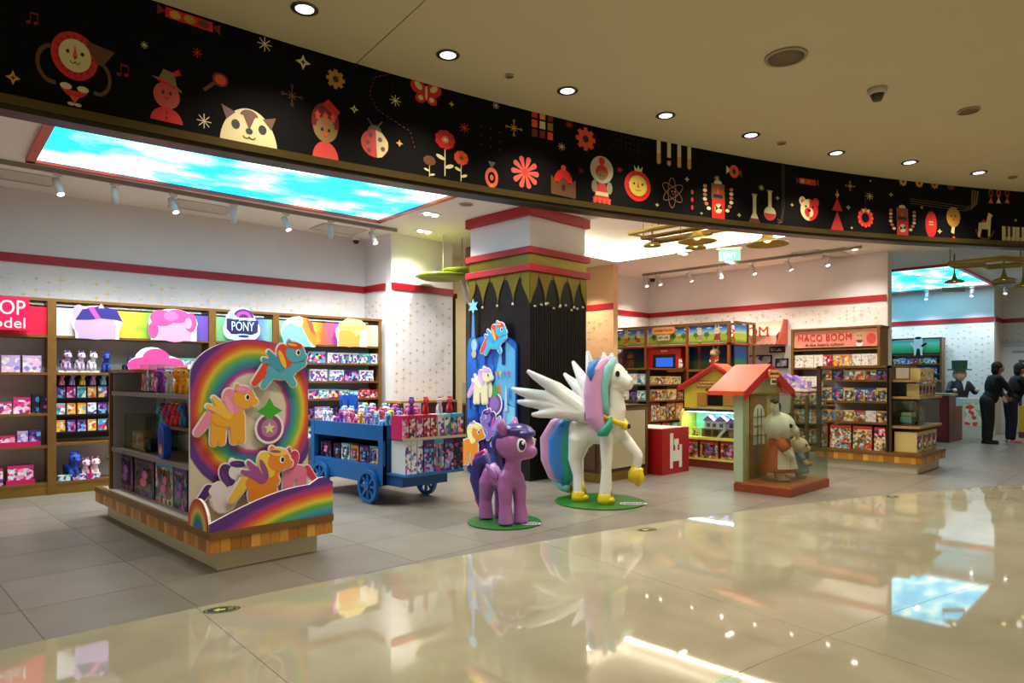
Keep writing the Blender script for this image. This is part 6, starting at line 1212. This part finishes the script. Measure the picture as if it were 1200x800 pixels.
row(MF, .03, 1.652 if 0 else 1.622, span(931, 1032, 9, .24, ['plain', 'plain', 'plain', 'red', 'orange', 'orange', 'plain', 'plain', 'plain']), 'along the shelf under bear header', G)
row(MF, .03, 1.252, span(931, 962, 4, .2, 'plain'), 'on the second shelf under bear header', G)
row(MF, .03, .922, span(925, 965, 3, .22, ['family', 'familyred', 'family']), 'on the third shelf under bear header', G); row(MF, .03, .552, span(925, 965, 3, .26, ['family', 'teal', 'familyred']), 'on the fourth shelf under bear header', G); row(MF, .03, .182, span(925, 965, 3, .26, ['teal', 'familyred', 'family']), 'on the bottom deck under bear header', G)
# ---- awning and framed pictures on the wall
ya, yb = 7.0, 5.85; t = thing('shop_awning', 'pale pink scalloped shop awning with big red letters', 'awning', (13.82, ya, 0), -90); L = ya-yb
b = MB(); n = 12; PA = mat('#dc9c88', .6); b.add([(0, 0, 2.6), (L, 0, 2.6), (L, -.5, 2.28), (0, -.5, 2.28)], [(0, 1, 2, 3)], PA); b.add([(0, -.01, 2.585), (L, -.01, 2.585), (L, -.5, 2.265), (0, -.5, 2.265)], [(3, 2, 1, 0)], PA); b.build('canopy', t)
V = [(0, 2.28), (L, 2.28)]
for i in range(n*6, -1, -1): f = i/(n*6); V.append((L*f, 2.12 - .03*abs(math.sin(f*n*math.pi))))
MB().prism(V, -.51, -.5, PA).build('valance', t); b = MB().prism([(0, 2.1), (.5, 2.1), (.5, 2.62), (.3, 2.62)], 0, .02, mat('#c9513c', .5))
o = b.build('end_panel', t); o.rotation_euler = (0, 0, R(90)); o.location = (L+.02, -.5, 0)
text('BOOM', .3, mat('#b5301c', .4), t, (L*.5, -.54, 2.36), width=.85, height=.2, ext=.015)
for px0, px1, py0, py1, lb in ((872, 905, 416, 431, 'large dark framed drawing on wall under the awning'), (909, 924, 420, 431, 'small dark framed picture beside shelf under awning'), (902, 920, 406, 413, 'wide dark framed picture high under the awning')):
    f = Frame(13.83, 9.2, -90); a, b_ = f.u(px0), f.u(px1); p = f.w(a); z1, z0 = zat(*f.w((a+b_)/2), py0), zat(*f.w((a+b_)/2), py1); t = thing('framed_picture', lb, 'picture', (p[0], p[1], z0), -90); L = b_-a; H = z1-z0
    bx('frame', t, 0, L, -.02, .0, 0, H, BLACK); bx('picture', t, .03, L-.03, -.024, -.02, .03, H-.03, printed('sketch', ['#c9bfd0', '#b9b0c8', '#4a4460', '#d8d0dc', '#8a86a0'], 9))
# ---- low table with white toys
t = thing('display_table', 'white topped display table behind the acrylic rabbit case', 'table', (12.1, 4.75, 0)); bx('table_top', t, 0, .55, 0, 1.1, 1.18, 1.22, mat('#e2dccb', .4)); bx('glass_shelf', t, .05, .5, .05, 1.05, .75, .76, glass(.3))
for x_ in (0, .5):
    for y_ in (0, 1.05): bx('leg', t, x_, x_+.05, y_, y_+.05, 0, 1.18, SHELFM)
dollhouse('cream toy castle house on the white topped table', 12.3, 5.25, 1.222, -90, .8); carton('plain', .25, .32, .15, 12.25, 5.6, 1.222, -90, 'tall white toy box on white topped table', 'boxes on white table'); carton('orange', .3, .12, .15, 12.13, 5.72, 1.222, -80, 'low orange and white toy box on white topped table', 'boxes on white table'); carton('lilac', .4, .14, .2, 12.15, 4.98, 1.222, -90, 'long pale lilac toy box on white topped table', 'boxes on white table')
# ================================================================ BACK RIGHT: games shelf, cash desk, people
GF = Frame(20.25, 5.78, -90); gt = bay(0, 1.25, [.5, .9, 1.3, 1.55, 1.8, 2.05], 'blue-lit games shelf with green jungle header on far wall', zt=2.45, header=(2.08, 2.43), hm=zramp('jungle', [(0, '#1f8a5a'), (.4, '#5fd08a'), (.7, '#8fe6c8'), (1, '#4fc4d8')], 2.08, .36), fr=GF, depth=.35, last=True)
for z in (1.3, 1.55, 1.8): row(GF, .03, z+.002, span(1046, 1098, 7, .15, ['blue', 'white', 'blue', 'red', 'blue', 'teal', 'blue']), 'on games shelf at %s height' % {1.3: 'counter', 1.55: 'chest', 1.8: 'head'}[z], 'game boxes on far wall')
p = GF.w(GF.u(1076, -.05), -.05); t = thing('figure_cutout', 'black and white cutout figure standing over games shelf', 'cutout sign', (p[0], p[1], 2.12), -90)
A = Art(); A.ell('#f0ece6', 0, .12, .12, .16); A.poly('#17120f', [(-.06, -.1), (.06, -.1), (.03, .08), (-.03, .08)]); A.ell('#f0ece6', 0, .28, .08, .07); A.ell('#17120f', 0, .36, .075, .035); A.cap('#f0ece6', -.1, .15, -.16, .22, .03, .03); A.cap('#17120f', .1, .15, .17, .2, .03, .03); A.build('print', t, base=.006); bx('board', t, -.1, .1, -.005, 0, -.1, .35, WHITEG)
t = thing('cash_desk', 'dark red cash desk with pale green worktop', 'counter', (17.35, 3.75, 0)); bx('body', t, 0, .6, 0, 1.3, 0, 1.03, mat('#5a0f16', .35, noise=.2), .01); bx('worktop', t, -.03, .63, -.03, 1.33, 1.03, 1.08, mat('#9a9a6a', .4)); bx('low_wing', t, .6, 1.2, 0, .5, 0, .78, mat('#6a121a', .35), .01)
for k in range(4): bx('panel', t, -.008, 0, .05+.31*k, .33+.31*k, .12, .98, mat('#7a1820', .3))
t = thing('till_monitor', 'black till monitor standing on the dark red desk', 'monitor', (17.6, 4.75, 1.082), -60); bx('screen', t, -.18, .18, -.015, .015, .1, .38, BLACK, .005); bx('stand', t, -.03, .03, -.02, .02, 0, .12, mat('#222', .4) if 0 else BLACK); bx('foot', t, -.09, .09, -.07, .07, 0, .012, BLACK)
t = thing('till_printer', 'grey receipt printer beside the till monitor', 'printer', (17.65, 4.3, 1.082), -60); bx('body', t, -.08, .08, -.08, .08, 0, .16, mat('#6a6468', .4), .01); bx('paper', t, -.04, .04, -.01, 0, .16, .24, WHITEG)
t = thing('game_cabinet', 'white low cabinet with green game board print by hat figure', 'cabinet', (18.95, 3.62, 0), -60); bx('body', t, -.22, .22, 0, .4, 0, .95, mat('#c9d2cf', .4), .01); bx('board_print', t, -.17, .17, -.006, 0, .3, .85, printed('board', ['#cfe6d2', '#cfe6d2', '#e6efe4', '#d84a3a', '#9fc7b0', '#cfe6d2'], 12, rnd=False))
def limbset(b, spec, m):
    for pts, rs in spec: b.limb(pts, rs, m, 12)
def person(lb, x, y, deg, H, skin, top, legs, hair, arms, lean=0., shoes='#1a1414', hat=False, hatfig=False):
    t = thing('person', lb, 'person', (x, y, 0), deg); s = H/1.72; t.scale = (s,)*3; sk = mat(skin, .6); L = lean
    def body(b):
        b.ell((L+.02, 0, 1.60), (.095, .075, .115), sk, 16, 12); b.ell((L+.11, 0, 1.575), (.02, .014, .018), sk, 8, 6); b.limb([(L*.8, 0, 1.36), (L+.0, 0, 1.5)], [.055, .052], sk); b.ell((L*.6, 0, 1.22), (.11, .17, .2), sk); b.ell((L*.2, 0, .98), (.1, .15, .13), sk)
        for k in (-1, 1):
            b.ell((L+.01, k*.078, 1.59), (.02, .012, .03), sk, 8, 6)
            sh, el, ha = arms[0 if k < 0 else 1]; b.limb([sh, el, ha], [.05, .038, .028], sk); d = (Vector(ha)-Vector(el)).normalized(); sd = d.cross(Vector((0, 0, 1))).normalized(); c_ = Vector(ha)+d*.05; b.ell(c_, (.045, .035, .022), sk, 10, 6)
            for q in range(4): f0 = c_+sd*(-.028+.019*q)+d*.03; b.tube([f0, f0+d*(.035+.008*(q in (1, 2))), f0+d*.05+Vector((0, 0, -.03))], [.0095, .009, .008], sk, 6)
            b.tube([c_-d*.02+sd*.03*k, c_+sd*.055*k+d*.02, c_+sd*.05*k+d*.05], [.011, .010, .008], sk, 6)
            b.limb([(0, k*.09, .9), (.02, k*.1, .48), (0, k*.1, .08)], [.085, .055, .04], sk); b.ell((.05, k*.1, .04), (.11, .04, .038), sk, 10, 6)
    blob('body', t, body, sk, .011, 3)
    tm_, lm = mat(top, .85), mat(legs, .85)
    def jacket(b):
        b.ell((L*.6, 0, 1.2), (.155, .215, .27), tm_); b.ell((L*.3, 0, .98), (.145, .19, .16), tm_); b.ell((L*.75, 0, 1.37), (.12, .2, .1), tm_)
        for k in (0, 1): sh, el, ha = [Vector(v) for v in arms[k]]; b.limb([sh, el, el.lerp(ha, .75)], [.075, .062, .05], tm_)
    blob('jacket', t, jacket, tm_, .014, 4)
    def trousers(b):
        b.ell((0, 0, .93), (.13, .175, .13), lm)
        for k in (-1, 1): b.limb([(0, k*.09, .9), (.02, k*.1, .48), (0, k*.1, .11)], [.11, .08, .062], lm)
    blob('trousers', t, trousers, lm, .014, 4)
    b = MB(); b.ell((L-.015, 0, 1.635), (.105, .095, .11), mat(hair, .8), 16, 12); b.ell((L-.05, 0, 1.56), (.07, .085, .12), mat(hair, .8), 12, 8); b.build('hair', t)
    for k in (-1, 1):
        b = MB(); b.ell((.055, k*.1, .045), (.13, .052, .045), mat(shoes, .6), 14, 8); b.box(-.06, .17, k*.1-.045, k*.1+.045, 0, .02, mat(shoes, .6)); b.build('shoe', t)
        MB().ell((L+.105, k*.032, 1.61), (.008, .013, .008), mat('#120c0a', .3), 8, 6).build('eye', t)
    MB().ell((L+.108, 0, 1.535), (.008, .024, .006), mat('#8a4038', .5), 8, 5).build('mouth', t)
    return t
def A2(l, sgn, fx_, z): return ((l*.8, sgn*.19, 1.38), (l+.16, sgn*.23, 1.12), (fx_, sgn*.07, z))
person('person in black jacket and dark patterned trousers bending over something', 17.7, 3.12, -58, 1.76, '#a87a5c', '#0d0c0d', '#1c1a1a', '#0c0a0a', (A2(.18, -1, .40, 1.0), A2(.18, 1, .34, .98)), .2)
pp = person('person in black t-shirt with bare forearms and pink shoes', 18.3, 2.80, -62, 1.74, '#b8805c', '#0f0e10', '#17151a', '#100c0c', (A2(.16, -1, .44, 1.1), A2(.16, 1, .42, 1.05)), .18, shoes='#c98a94')
t = thing('held_bag', 'dark blue and black bundle held by person in t-shirt', 'bag', (18.3+.22, 2.80-.44, 1.0), -62); b = MB(); b.ell((0, 0, .06), (.07, .11, .06), mat('#1a1a3a', .6), 12, 8); b.ell((0, 0, -.05), (.08, .12, .08), BLACK, 12, 8); b.build('bundle', t)
# dark suited figure with tall green hat, no face
t = thing('mannequin_figure', 'plain display figure in dark suit and tall green hat', 'statue', (19.75, 4.05, 0), -135); sk = mat('#d9b49a', .5); su = mat('#15202c', .6); gh = mat('#1f4a30', .5)
def mb_(b): b.ell((0, 0, 1.52), (.15, .16, .15), sk); b.limb([(0, 0, 1.25), (0, 0, 1.45)], [.08, .07], sk)
blob('head', t, mb_, sk, .014, 3)
def ms(b):
    b.ell((0, 0, 1.12), (.17, .22, .28), su); b.ell((0, 0, .85), (.19, .22, .22), su)
    for k in (-1, 1): b.limb([(0, k*.2, 1.28), (.08, k*.33, 1.08), (.2, k*.28, 1.12)], [.08, .07, .055], su); b.limb([(0, k*.1, .8), (0, k*.1, .1)], [.1, .07], su); b.ell((.05, k*.1, .05), (.14, .06, .05), su)
blob('suit', t, ms, su, .016, 4)
for k in (-1, 1): MB().ell((.24, k*.27, 1.13), (.05, .05, .045), sk, 10, 7).build('hand', t)
MB().lathe([(0, 1.62), (.26, 1.62), (.26, 1.645), (.16, 1.65), (.17, 1.86), (0, 1.87)], gh, 24, smooth=False).build('hat', t); o = MB().prism([(-.06, 1.36), (.06, 1.36), (0, 1.12)], 0, .02, WHITEG).build('shirt_front', t); o.location = (.185, 0, 0); o.rotation_euler = (0, 0, R(90))
t = thing('yellow_cabinet', 'low yellow cabinet with brown plinth at the frame edge', 'cabinet', (20.0, 1.8, 0)); bx('plinth', t, 0, .8, 0, 1.1, 0, .14, WOODD); bx('body', t, 0, .8, 0, 1.1, .14, .76, mat('#c39a22', .45), .005); bx('post', t, .0, .06, 1.04, 1.1, .76, 1.8, WOODD); bx('rail', t, 0, .8, 1.04, 1.1, 1.8, 1.86, WOODD)
# ================================================================ LEFT OF COLUMN: leaf tree, pillar, counters
t = thing('round_pillar', 'grey round pillar behind the black column', 'pillar', (8.30, 9.15, 0)); MB().lathe([(0, 0), (.24, 0), (.24, 3.77), (0, 3.77)], mat('#8f897a', .5, noise=.12, nscale=3), 32).build('shaft', t)
t = thing('leaf_canopy', 'flat green leaf-shaped canopies with a white stem near pillar', 'decoration', (7.1, 8.7, 0)); GL = mat('#8f9f2a', .45, noise=.1)
for cx, cy, z, r in ((0, 0, 3.08, .46), (.42, .02, 3.22, .38)): MB().lathe([(0, z-.02), (r*.8, z-.035), (r, z), (r*.8, z+.035), (0, z+.045)], GL, 32, (cx, cy, 0)).build('leaf', t)
MB().tube([(.33, -.05, 3.24), (.36, -.12, 2.95), (.42, -.14, 2.72), (.60, -.12, 2.62), (.95, .25, 2.60)], .055, mat('#d9d3c2', .4), 12).build('stem', t); MB().tube([(0, 0, 3.1), (0, 0, 3.78)], .008, mat('#d9cda6', .6), 8).build('rod', t); MB().tube([(.42, .02, 3.2), (.42, .02, 3.78)], .008, GL, 8).build('rod', t)
t = thing('wooden_counter', 'narrow wooden counter shelf in front of white pilaster', 'counter', (6.25, 8.7, 0)); bx('counter_top', t, 0, 1.15, 0, .42, 1.02, 1.055, mat('#b5874a', .4, noise=.15)); bx('lower_shelf', t, .7, 1.15, 0, .42, .6, .63, WB)
bx('post', t, .7, .76, 0, .4, 0, 1.02, mat('#6a2c1c', .5)); bx('post', t, 1.09, 1.15, 0, .4, 0, 1.02, WB); bx('post', t, .0, .05, 0, .4, 0, 1.02, WB); bx('base_board', t, .7, 1.15, 0, .4, 0, .14, GOLD)
t = thing('glass_cabinet', 'narrow glass cabinet with gold base beside black column', 'cabinet', (7.25, 8.0, 0)); bx('base', t, 0, .6, 0, .4, 0, .16, GOLD); bx('shelf', t, 0, .6, 0, .4, .98, 1.01, SHELFM); bx('post', t, 0, .04, .36, .4, .16, .98, WB); bx('glass_panel', t, 0, .6, 0, .006, 1.01, 1.34, glass(.2)); bx('glass_panel', t, 0, .006, .006, .4, 1.01, 1.34, glass(.2))
carton('red', .3, .5, .2, 7.5, 8.12, .162, -45, 'red box standing on the base of glass cabinet', 'items in glass cabinet'); carton('cream', .12, .17, .08, 7.45, 8.12, 1.012, -40, 'small cream figure box inside the glass top of cabinet', 'items in glass cabinet')
# ================================================================ BRASS HORN LAMPS
BR2 = mat('#a38f3c', .3, .35)
def pipes(lb, x, y, z, P, r=.035):
    t = thing('pipe_frame', lb, 'light fitting', (x, y, z)); b = MB().tube(P, r, BR2, 10); b.build('pipe', t)
    for p in P[:-1]: MB().tube([p, (p[0], p[1], .5)], .008, BR2, 6).build('hanger', t) if 0 else None
    return t
pf = pipes('rectangular brass pipe frame hanging under the ceiling tray', 8.3, 4.75, 3.55, [(0, 0, 0), (0, 1.1, 0), (.75, 1.1, 0), (.75, -.1, 0), (0, -.1, 0)])
for x_, y_ in ((0, .6), (.35, 1.1), (.75, .7), (.75, .2)): MB().tube([(x_, y_, 0), (x_, y_, .5)], .01, BR2, 6).build('hanger', pf)
MB().tube([(.18, .0, -.06), (.18, 1.0, -.06), (.6, 1.0, -.06), (.6, .1, -.06)], .03, mat('#6a4a1c', .35, .6), 8).build('inner_pipe', pf)
hl = None
def horn(lb, x, y, z, r, top):
    t = thing('horn_lamp', lb, 'pendant lamp', (x, y, z)); h = r*1.0
    MB().lathe([(r, 0), (r*.97, .02), (r*.62, .05), (r*.3, h*.35), (r*.16, h*.7), (r*.12, h), (0, h), ], BR2, 32, cap=False).build('bell', t); MB().tube([(0, 0, h*.9), (0, 0, top-z)], .014, BR2, 8).build('stem', t)
    MB().ell((0, 0, h*.25), (r*.2, r*.2, r*.16), mat('#ffe2a0', .4, emit=3), 10, 7).build('bulb', t)
horn('largest brass horn lamp by the pipe frame', 8.72, 4.98, 3.36, .27, 4.05); horn('tiny brass horn lamp at the far pipe corner', 8.55, 5.62, 3.36, .13, 4.05); horn('medium brass horn lamp just behind the largest one', 9.15, 5.25, 3.36, .16, 4.05); horn('big separate brass horn lamp left of the shelf vents', 9.63, 4.36, 3.36, .30, 4.05)
pipes('brass pipe cluster hanging in front of the second sky picture', 14.4, 2.0, 3.5, [(0, 1.1, 0), (.4, 1.1, 0), (.5, .7, 0), (.9, .7, 0), (1.0, .2, 0), (.6, 0, 0), (0, .3, 0), (0, 1.1, 0)], .05)
for k, (x_, y_) in enumerate(((14.4, 3.1), (15.4, 2.2))): MB().tube([(x_-14.4, y_-2.0, 0), (x_-14.4, y_-2.0, .28)], .01, BR2, 6).build('hanger', bpy.data.objects['pipe_frame.001'])
horn('brass horn lamp hanging before the second sky picture', 15.1, 3.18, 3.24, .17, 3.78); horn('brass horn lamp right of the second sky picture', 16.0, 2.55, 3.3, .2, 3.78); horn('small brass horn lamp at the far pipe cluster', 16.35, 2.3, 3.2, .17, 3.78)
t = thing('hanging_sign', 'grey blank hanging sign below a far horn lamp', 'sign', (15.6, 3.3, 0), -45); bx('plate', t, -.22, .22, -.01, .01, 3.12, 3.2, mat('#9aa3a6', .4))
for k in (-.2, .2): MB().tube([(k, 0, 3.2), (k, 0, 3.78)], .004, METAL, 6).build('rod', t)
fixgroup()
